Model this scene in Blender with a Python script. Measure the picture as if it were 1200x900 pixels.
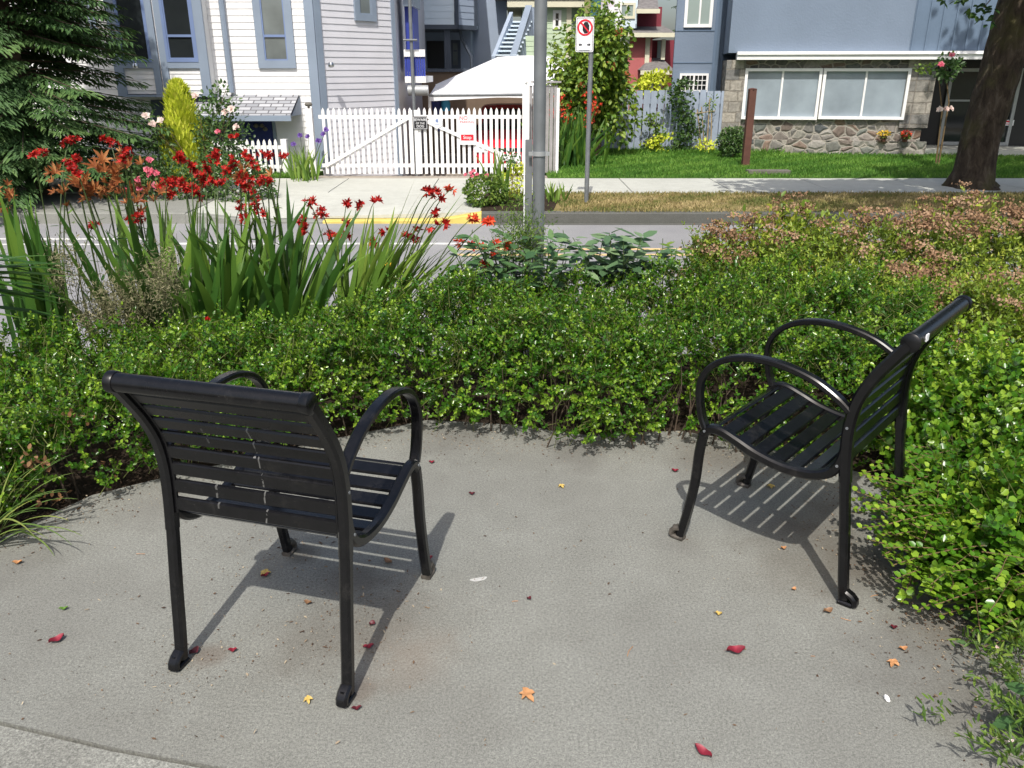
import bpy, math, random
import numpy as np
from mathutils import Vector, Matrix, Quaternion
R = math.radians
rng = np.random.default_rng(7)
random.seed(7)
for o in list(bpy.data.objects): bpy.data.objects.remove(o)
SC = bpy.context.scene
COL = SC.collection
# ------------------------------------------------------------------ camera, sky, sun, exposure
FPX, PITCH, CAMH = 960.0, R(21), 1.6
cam = bpy.data.cameras.new('camera'); camo = bpy.data.objects.new('camera', cam); COL.objects.link(camo)
cam.sensor_width = 36; cam.lens = FPX/1200*36; cam.clip_start = .05; cam.clip_end = 2000
camo.location = (0, 0, CAMH); camo.rotation_euler = (R(90)-PITCH, 0, 0)
SC.camera = camo
SC.render.resolution_x = 1024; SC.render.resolution_y = 768
SUN_EL = R(55)
wd = bpy.data.worlds.new('World'); SC.world = wd; wd.use_nodes = True
wn = wd.node_tree; wn.nodes.clear()
sky = wn.nodes.new('ShaderNodeTexSky'); sky.sky_type = 'NISHITA'; sky.sun_disc = False
sky.sun_elevation = SUN_EL; sky.sun_rotation = R(187); sky.air_density = 1; sky.dust_density = 4
bg = wn.nodes.new('ShaderNodeBackground'); bg.inputs[1].default_value = .145
wo = wn.nodes.new('ShaderNodeOutputWorld'); wn.links.new(sky.outputs[0], bg.inputs[0]); wn.links.new(bg.outputs[0], wo.inputs[0])
sl = bpy.data.lights.new('sun', 'SUN'); sl.energy = 3.9; sl.angle = R(.55); sl.color = (1, .955, .89)
so = bpy.data.objects.new('sun', sl); COL.objects.link(so)
sdir = Vector((.13, 1, -math.tan(SUN_EL))).normalized()
so.rotation_euler = sdir.to_track_quat('-Z', 'Y').to_euler(); so.location = (0, -20, 30)
SC.view_settings.view_transform = 'Standard'; SC.view_settings.look = 'None'
SC.view_settings.exposure = .27; SC.view_settings.gamma = 1; SC.view_settings.use_curve_mapping = False

# ------------------------------------------------------------------ geometry helpers
cp, sp = math.cos(PITCH), math.sin(PITCH)
def ray(u, v):
    x = (u-600)/FPX; y = -(v-450)/FPX
    return np.array([x, cp+y*sp, y*cp-sp])
O = np.array([0, 0, CAMH])
def G(u, v, z=0.):                       # point of the photograph on a level at height z
    r = ray(u, v); return O + r*(z-CAMH)/r[2]
def W(u, v, Y):                          # point of the photograph at distance Y
    r = ray(u, v); return O + r*(Y/r[1])

class MB:
    def __init__(s): s.v = []; s.f = []
    def add(s, V, F):
        n = len(s.v); s.v += [tuple(map(float, p)) for p in V]; s.f += [tuple(i+n for i in f) for f in F]; return s
    def box(s, c, d, rz=0, M=None):
        x, y, z = [q/2 for q in d]; V = [(a*x, b*y, e*z) for e in (-1, 1) for a, b in ((-1,-1),(1,-1),(1,1),(-1,1))]
        F = [(3,2,1,0),(4,5,6,7),(0,1,5,4),(1,2,6,5),(2,3,7,6),(3,0,4,7)]
        if rz: V = [(p[0]*math.cos(rz)-p[1]*math.sin(rz), p[0]*math.sin(rz)+p[1]*math.cos(rz), p[2]) for p in V]
        if M is not None: V = [tuple(M @ Vector(p)) for p in V]
        return s.add([(p[0]+c[0], p[1]+c[1], p[2]+c[2]) for p in V], F)
    def tube(s, P, r, n=8, cap=True):
        P = [Vector(p) for p in P]; k = len(P)
        rr = r if hasattr(r, '__len__') else [r]*k
        up = Vector((.13, .21, 1)).normalized(); V = []; nrm = None
        for i, p in enumerate(P):
            t = (P[min(i+1, k-1)]-P[max(i-1, 0)]).normalized()
            if nrm is None:
                nrm = t.cross(up)
                if nrm.length < .1: nrm = t.cross(Vector((1, 0, 0)))
            nrm = (nrm - t*nrm.dot(t)).normalized(); b = t.cross(nrm)
            V += [p+(nrm*math.cos(a)+b*math.sin(a))*rr[i] for a in [2*math.pi*j/n for j in range(n)]]
        F = [(i*n+j, i*n+(j+1) % n, (i+1)*n+(j+1) % n, (i+1)*n+j) for i in range(k-1) for j in range(n)]
        if cap: F += [tuple(range(n))[::-1], tuple((k-1)*n+j for j in range(n))]
        return s.add(V, F)
    def prism(s, poly, z0, z1):          # plan polygon extruded upward
        n = len(poly); V = [(p[0], p[1], z0) for p in poly]+[(p[0], p[1], z1) for p in poly]
        return s.add(V, [tuple(range(n))[::-1], tuple(range(n, 2*n))]+[(i, (i+1) % n, n+(i+1) % n, n+i) for i in range(n)])
    def lathe(s, c, prof, n=14):
        V = [(c[0]+r*math.cos(2*math.pi*j/n), c[1]+r*math.sin(2*math.pi*j/n), c[2]+z) for r, z in prof for j in range(n)]
        k = len(prof)
        F = [(i*n+j, i*n+(j+1) % n, (i+1)*n+(j+1) % n, (i+1)*n+j) for i in range(k-1) for j in range(n)]
        F += [tuple(range(n))[::-1], tuple((k-1)*n+j for j in range(n))]
        return s.add(V, F)
    def sweep(s, P, w, t, y0=0, ch=.22):   # bar of section w (across) x t (in plane), path P in the x-z plane at y0, chamfered
        P = [np.array(p, float) for p in P]; k = len(P); c = min(w, t)*ch
        sec = [(w/2-c, -t/2), (w/2, -t/2+c), (w/2, t/2-c), (w/2-c, t/2), (-w/2+c, t/2), (-w/2, t/2-c), (-w/2, -t/2+c), (-w/2+c, -t/2)]
        V = []
        for i, p in enumerate(P):
            d = P[min(i+1, k-1)]-P[max(i-1, 0)]; d /= np.linalg.norm(d); nn = np.array([-d[1], d[0]])
            V += [(p[0]+nn[0]*b, y0+a, p[1]+nn[1]*b) for a, b in sec]
        F = [(i*8+j, i*8+(j+1) % 8, (i+1)*8+(j+1) % 8, (i+1)*8+j) for i in range(k-1) for j in range(8)]
        F += [tuple(range(8))[::-1], tuple((k-1)*8+j for j in range(8))]
        return s.add(V, F)

def rootloc(o):
    while o.parent: o = o.parent
    return np.array(o.location)
def finish(name, me, mat, parent, smooth):
    if mat: me.materials.append(mat)
    o = bpy.data.objects.new(name, me); COL.objects.link(o)
    if parent: o.parent = parent
    if smooth: me.polygons.foreach_set('use_smooth', [True]*len(me.polygons))
    return o
def build(mb, name, mat, parent=None, smooth=False, local=False, loc=None):
    me = bpy.data.meshes.new(name); V = np.array(mb.v, float).reshape(-1, 3)
    if parent is not None and not local: V = V-rootloc(parent)
    if loc is not None: V = V-np.array(loc)
    me.from_pydata(V.tolist(), [], mb.f); me.update()
    o = finish(name, me, mat, parent, smooth)
    if smooth:
        try: me.set_sharp_from_angle(angle=R(38))
        except Exception: pass
    if loc is not None: o.location = loc
    return o
def npmesh(name, V, F, mat, parent=None, var=None, smooth=False):
    me = bpy.data.meshes.new(name); V = np.ascontiguousarray(V, np.float32); F = np.ascontiguousarray(F, np.int32)
    if parent is not None: V = V-rootloc(parent).astype(np.float32)
    me.vertices.add(len(V)); me.vertices.foreach_set('co', V.ravel())
    k = F.shape[1]; me.loops.add(F.size); me.loops.foreach_set('vertex_index', F.ravel())
    me.polygons.add(len(F)); me.polygons.foreach_set('loop_start', np.arange(0, F.size, k, dtype=np.int32))
    me.update(calc_edges=True)
    if var is not None:
        a = me.attributes.new('var', 'FLOAT', 'POINT'); a.data.foreach_set('value', np.ascontiguousarray(var, np.float32))
    return finish(name, me, mat, parent, smooth)
def thing(name, label, cat, loc=(0, 0, 0), rz=0, group=None):
    o = bpy.data.objects.new(name, None); COL.objects.link(o); o.empty_display_size = .1
    o.location = tuple(map(float, loc)); o.rotation_euler = (0, 0, rz)
    return tag(o, label, cat, group)
def tag(o, label, cat, group=None):
    o['label'] = label; o['category'] = cat
    if group: o['group'] = group
    return o
def struct(o): o['kind'] = 'structure'; return o
def stuff(o, label, cat): o['kind'] = 'stuff'; o['label'] = label; o['category'] = cat; return o
def unit(a): return a/np.maximum(np.linalg.norm(a, axis=-1, keepdims=True), 1e-9)
def catmull(P, n=6):
    P = [np.array(p, float) for p in P]; Q = [2*P[0]-P[1]]+P+[2*P[-1]-P[-2]]; out = []
    for i in range(1, len(Q)-2):
        for j in range(n):
            t = j/n; a, b, c, d = Q[i-1:i+3]
            out.append(.5*((2*b)+(c-a)*t+(2*a-5*b+4*c-d)*t*t+(3*b-a-3*c+d)*t**3))
    out.append(Q[-2]); return out

# leaf clouds ----------------------------------------------------------
TA = np.array([0, .3, .68, 1, .68, .3]); TB = np.array([0, -.5, -.44, 0, .44, .5]); TC = np.array([0, 1, 1, -.3, 1, 1.])
def leafV(P, D, N, L, Wd, fold=.12, tb=TB):
    D = unit(D); S = unit(np.cross(D, N)); N = np.cross(S, D)
    L = np.broadcast_to(L, (len(P),)); Wd = np.broadcast_to(Wd, (len(P),))
    V = (P[:, None] + D[:, None]*(TA[None, :, None]*L[:, None, None]) + S[:, None]*(tb[None, :, None]*Wd[:, None, None])
         + N[:, None]*(TC[None, :, None]*fold*Wd[:, None, None]))
    return V.reshape(-1, 3)
def leafF(n):
    b = np.arange(n)[:, None]*6
    return np.concatenate([b+np.array([0, 1, 2, 3]), b+np.array([0, 3, 4, 5])])
def leaves(name, P, D, N, L, Wd, mat, parent=None, var=None, fold=.12, tb=TB):
    if var is None: var = rng.random(len(P))
    return npmesh(name, leafV(P, D, N, L, Wd, fold, tb), leafF(len(P)), mat, parent, np.repeat(var, 6))
def rdir(n): return unit(rng.normal(size=(n, 3)))
def noise3(P, seed=0, sc=1.):            # cheap smooth pseudo noise, -1..1
    r = np.random.default_rng(seed); s = 0
    for k in range(5):
        w = r.normal(size=3)*sc*(1+k*.6); s = s+np.sin(P@w+r.random()*6.28)/(1+k*.35)
    return s/2.6

# ------------------------------------------------------------------ materials
class NT:
    def __init__(s, name):
        s.m = bpy.data.materials.new(name); s.m.use_nodes = True; s.t = s.m.node_tree; s.p = s.t.nodes['Principled BSDF']; s._co = None
    def n(s, typ, **kw):
        q = s.t.nodes.new(typ)
        for k, v in kw.items():
            if k.startswith('i_'):
                key = k[2:]; key = int(key) if key.isdigit() else key.replace('_', ' ')
                q.inputs[key].default_value = v
            else: setattr(q, k, v)
        return q
    def l(s, a, b): s.t.links.new(a, b)
    @property
    def co(s):
        if s._co is None: s._co = s.n('ShaderNodeTexCoord').outputs['Object']
        return s._co
    def noise(s, scale, detail=4, rough=.55, co=None, dist=0):
        q = s.n('ShaderNodeTexNoise', i_Scale=scale, i_Detail=detail, i_Roughness=rough, i_Distortion=dist); s.l(co or s.co, q.inputs['Vector']); return q.outputs[0]
    def ramp(s, fac, stops):
        q = s.n('ShaderNodeValToRGB'); s.l(fac, q.inputs[0]); e = q.color_ramp.elements
        while len(e) < len(stops): e.new(.5)
        for i, (p, c) in enumerate(stops): e[i].position = p; e[i].color = (*c, 1) if len(c) == 3 else c
        return q.outputs[0]
    def mix(s, f, a, b, mode='MIX'):
        q = s.n('ShaderNodeMix', data_type='RGBA', blend_type=mode)
        for i, x in ((0, f), (6, a), (7, b)):
            if hasattr(x, 'is_linked') or isinstance(x, bpy.types.NodeSocket): s.l(x, q.inputs[i])
            else: q.inputs[i].default_value = (*x, 1) if hasattr(x, '__len__') else x
        return q.outputs[2]
    def math(s, op, a, b=0., c=None):
        q = s.n('ShaderNodeMath', operation=op)
        for i, x in enumerate((a, b) if c is None else (a, b, c)):
            if isinstance(x, bpy.types.NodeSocket): s.l(x, q.inputs[i])
            else: q.inputs[i].default_value = x
        return q.outputs[0]
    def bump(s, h, strength=.3, dist=.01):
        q = s.n('ShaderNodeBump', i_Strength=strength, i_Distance=dist); s.l(h, q.inputs['Height']); s.l(q.outputs[0], s.p.inputs['Normal'])
    def set(s, rough=None, spec=None, metal=None):
        if rough is not None: s.p.inputs['Roughness'].default_value = rough
        if spec is not None: s.p.inputs['Specular IOR Level'].default_value = spec
        if metal is not None: s.p.inputs['Metallic'].default_value = metal
        return s
    def color(s, c):
        if isinstance(c, bpy.types.NodeSocket): s.l(c, s.p.inputs['Base Color'])
        else: s.p.inputs['Base Color'].default_value = (*c, 1)
MATS = {}
def paint(name, c, rough=.6, var=.12, scale=3., spec=.4, metal=0, bump=0, bscale=60):
    if name in MATS: return MATS[name]
    t = NT(name); t.set(rough, spec, metal)
    f = t.noise(scale, 5)
    lo = [x*(1-var) for x in c]; hi = [min(x*(1+var), .95) for x in c]
    t.color(t.ramp(f, [(.3, lo), (.7, hi)]))
    if bump: t.bump(t.noise(bscale, 3), bump, .01)
    MATS[name] = t.m; return t.m
def leafmat(name, lo, mid, hi, rough=.45, trans=.3, spec=.5, tcol=None, nscale=3.):
    t = NT(name); t.set(rough, spec)
    a = t.n('ShaderNodeAttribute', attribute_name='var')
    nz = t.noise(nscale, 2); f = t.math('ADD', t.math('MULTIPLY', a.outputs['Fac'], .75), t.math('MULTIPLY', nz, .3))
    c = t.ramp(f, [(.05, lo), (.5, mid), (.95, hi)]); t.color(c)
    tr = t.n('ShaderNodeBsdfTranslucent'); t.l(t.mix(.5, c, tcol or hi), tr.inputs[0])
    mx = t.n('ShaderNodeMixShader', i_0=trans); t.l(t.p.outputs[0], mx.inputs[1]); t.l(tr.outputs[0], mx.inputs[2])
    t.l(mx.outputs[0], t.t.nodes['Material Output'].inputs[0]); return t.m
def stain(t, x, y, r, soft=.6, z=0):     # round mask about a point, broken up by noise: for dirt and for plain darker patches
    s = t.n('ShaderNodeVectorMath', operation='DISTANCE'); t.l(t.co, s.inputs[0]); s.inputs[1].default_value = (x, y, z)
    nz = t.noise(5, 5, .65); d = t.math('ADD', s.outputs['Value'], t.math('MULTIPLY', t.math('SUBTRACT', nz, .5), r*1.3))
    q = t.n('ShaderNodeMapRange', interpolation_type='SMOOTHSTEP'); t.l(d, q.inputs[0])
    q.inputs[1].default_value = r; q.inputs[2].default_value = r*(1-soft); q.inputs[3].default_value = 0; q.inputs[4].default_value = 1
    return q.outputs[0]

def concrete(name, base, stains=(), warm=(1.0, 1.02, .93), grain=1.):
    t = NT(name); t.set(.85, .25)
    big = t.noise(.9, 6, .6); mid = t.noise(6, 6, .65, dist=.4); fine = t.noise(120, 5, .85); vf = t.noise(300, 3, .7)
    b = [base*w for w in warm]
    c = t.ramp(big, [(.25, [x*.90 for x in b]), (.75, [x*1.10 for x in b])])
    c = t.mix(.55, c, t.ramp(mid, [(.3, (.43, .425, .41)), (.7, (.56, .56, .55))]), 'OVERLAY')
    c = t.mix(.48*grain, c, t.ramp(fine, [(.36, (.12, .12, .11)), (.5, (.48, .48, .48)), (.66, (.92, .91, .88))]), 'OVERLAY')
    c = t.mix(.40*grain, c, t.ramp(vf, [(.38, (.2, .2, .2)), (.62, (.85, .85, .85))]), 'OVERLAY')
    for (x, y, r, s, col, am) in stains:
        m = stain(t, x, y, r, s); c = t.mix(t.math('MULTIPLY', m, am), c, t.mix(.6, c, col))
    t.color(c)
    t.bump(fine, .22, .003)
    return t.m
DIRT = (.09, .075, .058); DARK = (.11, .105, .095)
M = {}
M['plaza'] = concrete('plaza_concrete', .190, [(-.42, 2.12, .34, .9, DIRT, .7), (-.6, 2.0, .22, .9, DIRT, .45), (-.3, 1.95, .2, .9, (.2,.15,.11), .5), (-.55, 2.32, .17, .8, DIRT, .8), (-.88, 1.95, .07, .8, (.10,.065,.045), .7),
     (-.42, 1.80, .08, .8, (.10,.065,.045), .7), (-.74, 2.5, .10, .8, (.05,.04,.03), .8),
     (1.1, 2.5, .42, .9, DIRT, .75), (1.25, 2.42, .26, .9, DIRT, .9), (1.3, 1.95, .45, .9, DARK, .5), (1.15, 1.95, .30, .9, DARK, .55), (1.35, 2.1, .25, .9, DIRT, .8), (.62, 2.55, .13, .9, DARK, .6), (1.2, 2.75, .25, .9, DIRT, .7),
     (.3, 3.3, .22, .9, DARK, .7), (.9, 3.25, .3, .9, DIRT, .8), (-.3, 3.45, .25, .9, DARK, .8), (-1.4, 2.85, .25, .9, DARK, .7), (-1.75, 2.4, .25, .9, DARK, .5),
     (-.2, 1.72, .3, .9, DARK, .3), (.45, 2.0, .35, .9, DARK, .22), (.2, 2.9, .45, .9, DARK, .25), (-1.5, 2.2, .55, .9, DARK, .40), (-1.0, 1.6, .4, .9, DARK, .22), (-1.0, 2.8, .4, .9, DARK, .35), (.1, 3.3, .5, .9, DARK, .35), (.9, 1.7, .35, .9, DARK, .25), (-.4, 3.0, .4, .9, DARK, .3), (1.3, 1.7, .3, .9, DIRT, .6)])  # last rows: broad darker tone to the left, the corners and along the hedge
M['plaza2'] = concrete('outer_concrete', .22, [(-1.2, 1.5, .4, .9, DARK, .3)], grain=1.25)
M['walk'] = concrete('walk_concrete', .42, [(-2.2, 11.6, .5, .9, DARK, .25)], grain=.4)
M['kerbdark'] = concrete('dark_kerb', .10, grain=.9); M['curb'] = concrete('kerb_concrete', .22, grain=.6)
M['drive'] = paint('drive_gravel', (.30, .265, .22), .9, .2, 3, bump=.3)
t = NT('asphalt'); t.set(.85, .3); f1 = t.noise(90, 3, .7); f2 = t.noise(.7, 5)
t.color(t.mix(.6, t.ramp(f2, [(.3, (.21, .21, .215)), (.7, (.27, .27, .27))]), t.ramp(f1, [(.3, (.25,.25,.25)), (.7, (.75,.75,.75))]), 'OVERLAY')); t.bump(f1, .3, .005); M['asphalt'] = t.m
M['linewhite'] = paint('line_white', (.55, .55, .53), .7, .25, 8)
M['lineyellow'] = paint('line_yellow', (.62, .45, .22), .7, .2, 8)
M['curbyellow'] = paint('kerb_yellow', (.58, .46, .12), .7, .15, 5)
t = NT('soil'); t.set(.95, .1); f1 = t.noise(14, 6, .7); t.color(t.ramp(f1, [(.3, (.014, .010, .007)), (.7, (.055, .040, .028))])); t.bump(f1, 1, .03); M['soil'] = t.m
M['blackmetal'] = None
def black(name, drip=False):
    t = NT(name); t.set(.33, .38); f1 = t.noise(35, 5, .7); f2 = t.noise(4, 4)
    c = t.ramp(f1, [(.35, (.003, .003, .0035)), (.66, (.005, .005, .006)), (.85, (.02, .019, .018))])
    c = t.mix(t.ramp(t.noise(160, 3, .6), [(.72, (0, 0, 0)), (.76, (.5, .5, .5))]), c, (.16, .15, .14))
    c = t.mix(t.ramp(t.noise(9, 6, .8), [(.55, (0, 0, 0)), (.75, (.35, .35, .35))]), c, (.045, .042, .038))
    if drip:
        for (y, w, z0, z1, am) in ((-.035, .0022, .47, .78, .33), (.10, .003, .70, .75, .2), (-.02, .006, .668, .673, .5), (.11, .003, .5, .58, .25)):
            s = t.n('ShaderNodeSeparateXYZ'); t.l(t.co, s.inputs[0])
            wob = t.math('MULTIPLY', t.math('SUBTRACT', t.noise(22, 2), .5), .012)
            dy = t.math('ABSOLUTE', t.math('SUBTRACT', t.math('ADD', s.outputs['Y'], wob), y)); m = t.math('LESS_THAN', dy, w)
            m = t.math('MULTIPLY', m, t.math('MULTIPLY', t.math('GREATER_THAN', s.outputs['Z'], z0), t.math('LESS_THAN', s.outputs['Z'], z1)))
            m = t.math('MULTIPLY', m, t.math('MULTIPLY', t.math('GREATER_THAN', t.noise(60, 3), .47), am)); c = t.mix(m, c, (.30, .30, .285))
    t.color(c); q = t.ramp(f2, [(.3, (.17,)*3), (.7, (.34,)*3)]); t.l(q, t.p.inputs['Roughness']); return t.m
M['black'] = black('black_paint'); M['blackdrip'] = black('black_paint_streaked', True)
M['dirtymetal'] = paint('dirty_foot_metal', (.075, .066, .055), .6, .5, 40)
M['galv'] = paint('galvanised_steel', (.19, .205, .215), .42, .15, 9, metal=.35)
M['galvlight'] = paint('galvanised_light', (.33, .345, .35), .45, .12, 9, metal=.3)
M['white'] = paint('white_paint', (.78, .78, .77), .55, .04, 4)
M['whitesiding'] = paint('white_siding', (.76, .755, .745), .55, .07, 1.6)
M['sidewhite'] = paint('shaded_white_siding', (.60, .60, .635), .6, .05, 2)  # the front's white, darkened and cooled to paint in the shaded side
M['trimblue'] = paint('grey_blue_trim', (.22, .27, .34), .5, .08, 2)
M['frameblue'] = paint('blue_window_paint', (.16, .22, .38), .45, .08, 2)
M['navy'] = paint('navy_paint', (.012, .022, .12), .5, .1, 4)
M['royal'] = paint('blue_slats', (.03, .05, .30), .5, .1, 4)
M['lightblue'] = paint('pale_blue_siding', (.58, .68, .76), .6, .04, 2)
M['slate'] = paint('slate_blue_siding', (.30, .36, .45), .65, .05, 2)
M['slatedark'] = paint('dark_slate_trim', (.06, .075, .10), .6, .1, 3)
M['bluestucco'] = paint('blue_stucco', (.165, .212, .28), .85, .05, 1.2, bump=.5, bscale=25)
M['bluestuccod'] = paint('blue_stucco_panel', (.12, .17, .24), .85, .05, 1.2, bump=.4, bscale=25)
M['fenceblue'] = paint('faded_blue_boards', (.27, .32, .40), .8, .14, 3)
M['greyboard'] = paint('weathered_grey_boards', (.28, .27, .27), .85, .2, 5)
M['green'] = paint('pale_green_siding', (.45, .56, .40), .65, .05, 2)
M['olive'] = paint('olive_trim', (.24, .23, .10), .6, .1, 2)
M['cream'] = paint('cream_trim', (.62, .60, .46), .6, .05, 2)
M['teal'] = paint('teal_panel', (.05, .13, .16), .3, .1, 4)
M['red'] = paint('faded_red_siding', (.42, .12, .12), .7, .08, 2)
M['darkred'] = paint('dark_red_siding', (.20, .03, .045), .7, .08, 2)
M['brownwood'] = paint('brown_post_wood', (.10, .042, .03), .7, .2, 8)
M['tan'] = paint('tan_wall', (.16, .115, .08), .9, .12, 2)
M['carred'] = paint('red_car_paint', (.50, .018, .035), .25, .03, 2, spec=.6)
M['rubber'] = paint('tyre_rubber', (.02, .02, .02), .8, .1, 5)
M['chrome'] = paint('bright_metal', (.6, .6, .6), .25, .05, 5, metal=1)
M['tarp'] = paint('white_canopy_fabric', (.78, .79, .81), .7, .05, 1.4)
M['glassdark'] = paint('dark_window_glass', (.02, .024, .026), .06, .3, 1, spec=.45)
M['glassgrey'] = paint('curtained_glass_reflections', (.13, .15, .15), .12, .3, 1.5, spec=.7)  # uneven tone painted into the glass for reflections
M['blind'] = paint('pale_blinds_painted_reflections', (.26, .31, .35), .15, .20, 1.3, spec=.6)  # blinds, with reflections painted in as cloudy tone
M['blindgreen'] = paint('greenish_blinds', (.27, .33, .31), .22, .06, 1, spec=.6)
M['stonetrim'] = paint('plaque_stone', (.14, .13, .11), .9, .2, 9, bump=.5)
M['signwhite'] = paint('sign_white', (.75, .76, .78), .4, .02, 3)
M['signred'] = paint('sign_red', (.60, .015, .03), .4, .03, 3)
M['signshadeblack'] = paint('sign_and_shade_black', (.012, .012, .015), .4, .03, 3)
M['signgrey'] = paint('sign_grey', (.35, .38, .42), .5, .1, 6)
M['bark'] = paint('brown_bark', (.075, .055, .038), .95, .45, 9, bump=1, bscale=14)
M['twig'] = paint('twig_bark', (.14, .095, .045), .8, .25, 20)
M['greentwig'] = paint('young_twig', (.10, .115, .03), .8, .25, 20)
M['greenstem'] = paint('green_stem', (.05, .08, .02), .6, .2, 20)
t = NT('grey_shingles'); t.set(.9, .2); b = t.n('ShaderNodeTexBrick', i_Scale=1, offset=.5); t.l(t.co, b.inputs[0])
b.inputs['Color1'].default_value = (.24, .25, .27, 1); b.inputs['Color2'].default_value = (.40, .41, .43, 1); b.inputs['Mortar'].default_value = (.12, .12, .13, 1)
b.inputs['Mortar Size'].default_value = .012; b.inputs['Brick Width'].default_value = .22; b.inputs['Row Height'].default_value = .10
sm = t.n('ShaderNodeMapping'); sm.inputs['Rotation'].default_value = (0, 0, 0); t.color(b.outputs[0]); M['shingle'] = t.m
M['roofdark'] = paint('dark_roof_shingles', (.16, .15, .145), .9, .25, 6, bump=.4)
def stonemat(name, sc, cols, mortar, stretch=(1, 1, 1), edge=.05, loc=(0, 0, 0)):
    t = NT(name); t.set(.85, .25); mp = t.n('ShaderNodeMapping'); t.l(t.co, mp.inputs[0]); mp.inputs['Scale'].default_value = stretch; mp.inputs['Location'].default_value = loc
    nz = t.n('ShaderNodeTexNoise', i_Scale=3, i_Detail=3); t.l(mp.outputs[0], nz.inputs[0])
    w = t.n('ShaderNodeMix', data_type='VECTOR'); w.inputs[0].default_value = .10; t.l(mp.outputs[0], w.inputs[4]); t.l(nz.outputs[1], w.inputs[5])
    v = t.n('ShaderNodeTexVoronoi', i_Scale=sc); t.l(w.outputs[1], v.inputs['Vector'])
    e = t.n('ShaderNodeTexVoronoi', i_Scale=sc, feature='DISTANCE_TO_EDGE'); t.l(w.outputs[1], e.inputs['Vector'])
    s = t.n('ShaderNodeSeparateColor'); t.l(v.outputs['Color'], s.inputs[0])
    k = len(cols); c = t.ramp(s.outputs[0], [((i+.5)/k, cc) for i, cc in enumerate(cols)])
    c = t.mix(.5, c, t.ramp(t.noise(18, 5, .7), [(.3, (.25,)*3), (.7, (.75,)*3)]), 'OVERLAY')
    m = t.ramp(e.outputs[0], [(edge*.5, (1, 1, 1)), (edge, (0, 0, 0))]); c = t.mix(m, c, mortar); t.color(c)
    t.bump(t.math('ADD', t.math('MINIMUM', e.outputs[0], .22), t.math('MULTIPLY', t.noise(14, 4), .08)), .9, .12); return t.m
STC = [(.19,.18,.16), (.11,.11,.105), (.22,.155,.115), (.08,.09,.095), (.26,.24,.20), (.14,.155,.14), (.16,.125,.105), (.28,.265,.24)]
M['rubble'] = stonemat('field_stone', 5.0, STC, (.30, .28, .24), (1, 1, 1.25), .075)
t = NT('cut_stone'); t.set(.85, .25); sx = t.n('ShaderNodeSeparateXYZ'); t.l(t.co, sx.inputs[0]); cb = t.n('ShaderNodeCombineXYZ'); t.l(sx.outputs[0], cb.inputs[0]); t.l(sx.outputs[2], cb.inputs[1])
wn_ = t.n('ShaderNodeTexNoise', i_Scale=2.5, i_Detail=4); t.l(t.co, wn_.inputs['Vector']); vm = t.n('ShaderNodeMix', data_type='VECTOR'); vm.inputs[0].default_value = .06; t.l(cb.outputs[0], vm.inputs[4]); t.l(wn_.outputs[1], vm.inputs[5])
b = t.n('ShaderNodeTexBrick', i_Scale=1, offset=.42, squash=.7, squash_frequency=2); t.l(vm.outputs[1], b.inputs[0]); b.inputs['Color1'].default_value = (.15, .15, .145, 1); b.inputs['Color2'].default_value = (.33, .305, .26, 1); b.inputs['Mortar'].default_value = (.22, .20, .17, 1)
b.inputs['Mortar Size'].default_value = .012; b.inputs['Brick Width'].default_value = .34; b.inputs['Row Height'].default_value = .21; b.inputs['Mortar Smooth'].default_value = .3
t.color(t.mix(.6, b.outputs[0], t.ramp(t.noise(16, 6, .75), [(.3, (.25,)*3), (.7, (.75,)*3)]), 'OVERLAY')); t.bump(t.math('ADD', t.math('MULTIPLY', b.outputs['Fac'], -.6), t.math('MULTIPLY', t.noise(10, 5), .5)), .8, .06); M['ashlar'] = t.m
# foliage
M['box'] = leafmat('boxwood_leaf', (.006, .030, .004), (.046, .145, .009), (.33, .48, .04), .27, .28, .55, nscale=2.5)
M['boxbig'] = leafmat('boxwood_leaf_young', (.008, .042, .005), (.062, .180, .011), (.35, .49, .045), .30, .28, .5, nscale=2.5)
M['spirea'] = leafmat('spirea_leaf', (.05, .11, .012), (.19, .30, .03), (.46, .48, .06), .5, .35, nscale=1.5)
M['spireaflower'] = leafmat('faded_spirea_flower', (.11, .06, .032), (.28, .17, .10), (.46, .32, .21), .9, .15, .1, nscale=5)
M['blade'] = leafmat('sword_leaf', (.012, .045, .010), (.045, .125, .018), (.18, .30, .04), .42, .35, .4)
M['bladelight'] = leafmat('pale_sword_leaf', (.05, .12, .02), (.13, .24, .035), (.30, .40, .07), .42, .35, .4)
M['grassblade'] = leafmat('long_grass_leaf', (.05, .12, .03), (.14, .24, .06), (.36, .38, .10), .45, .35, .4)
M['redflower'] = leafmat('crimson_petal', (.13, .003, .004), (.34, .008, .008), (.62, .035, .02), .5, .3, .3)
M['orangeredflower'] = leafmat('scarlet_petal', (.45, .015, .01), (.65, .05, .02), (.75, .14, .05), .5, .3, .3)
M['lily'] = leafmat('rusty_lily_petal', (.13, .03, .012), (.30, .095, .03), (.50, .24, .09), .55, .35, .2)
M['pink'] = leafmat('pink_petal', (.55, .05, .12), (.72, .14, .22), (.80, .38, .42), .5, .3, .3)
M['palepink'] = leafmat('pale_rose_petal', (.65, .42, .38), (.80, .66, .60), (.85, .80, .74), .5, .3, .3)
M['purple'] = leafmat('purple_petal', (.08, .03, .22), (.15, .08, .35), (.30, .20, .50), .5, .3, .3)
M['yellow'] = leafmat('yellow_petal', (.6, .35, .02), (.75, .5, .04), (.8, .6, .1), .5, .3, .3)
M['peony'] = leafmat('dark_broad_leaf', (.025, .07, .025), (.07, .15, .05), (.18, .28, .11), .42, .2, .45)
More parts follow.
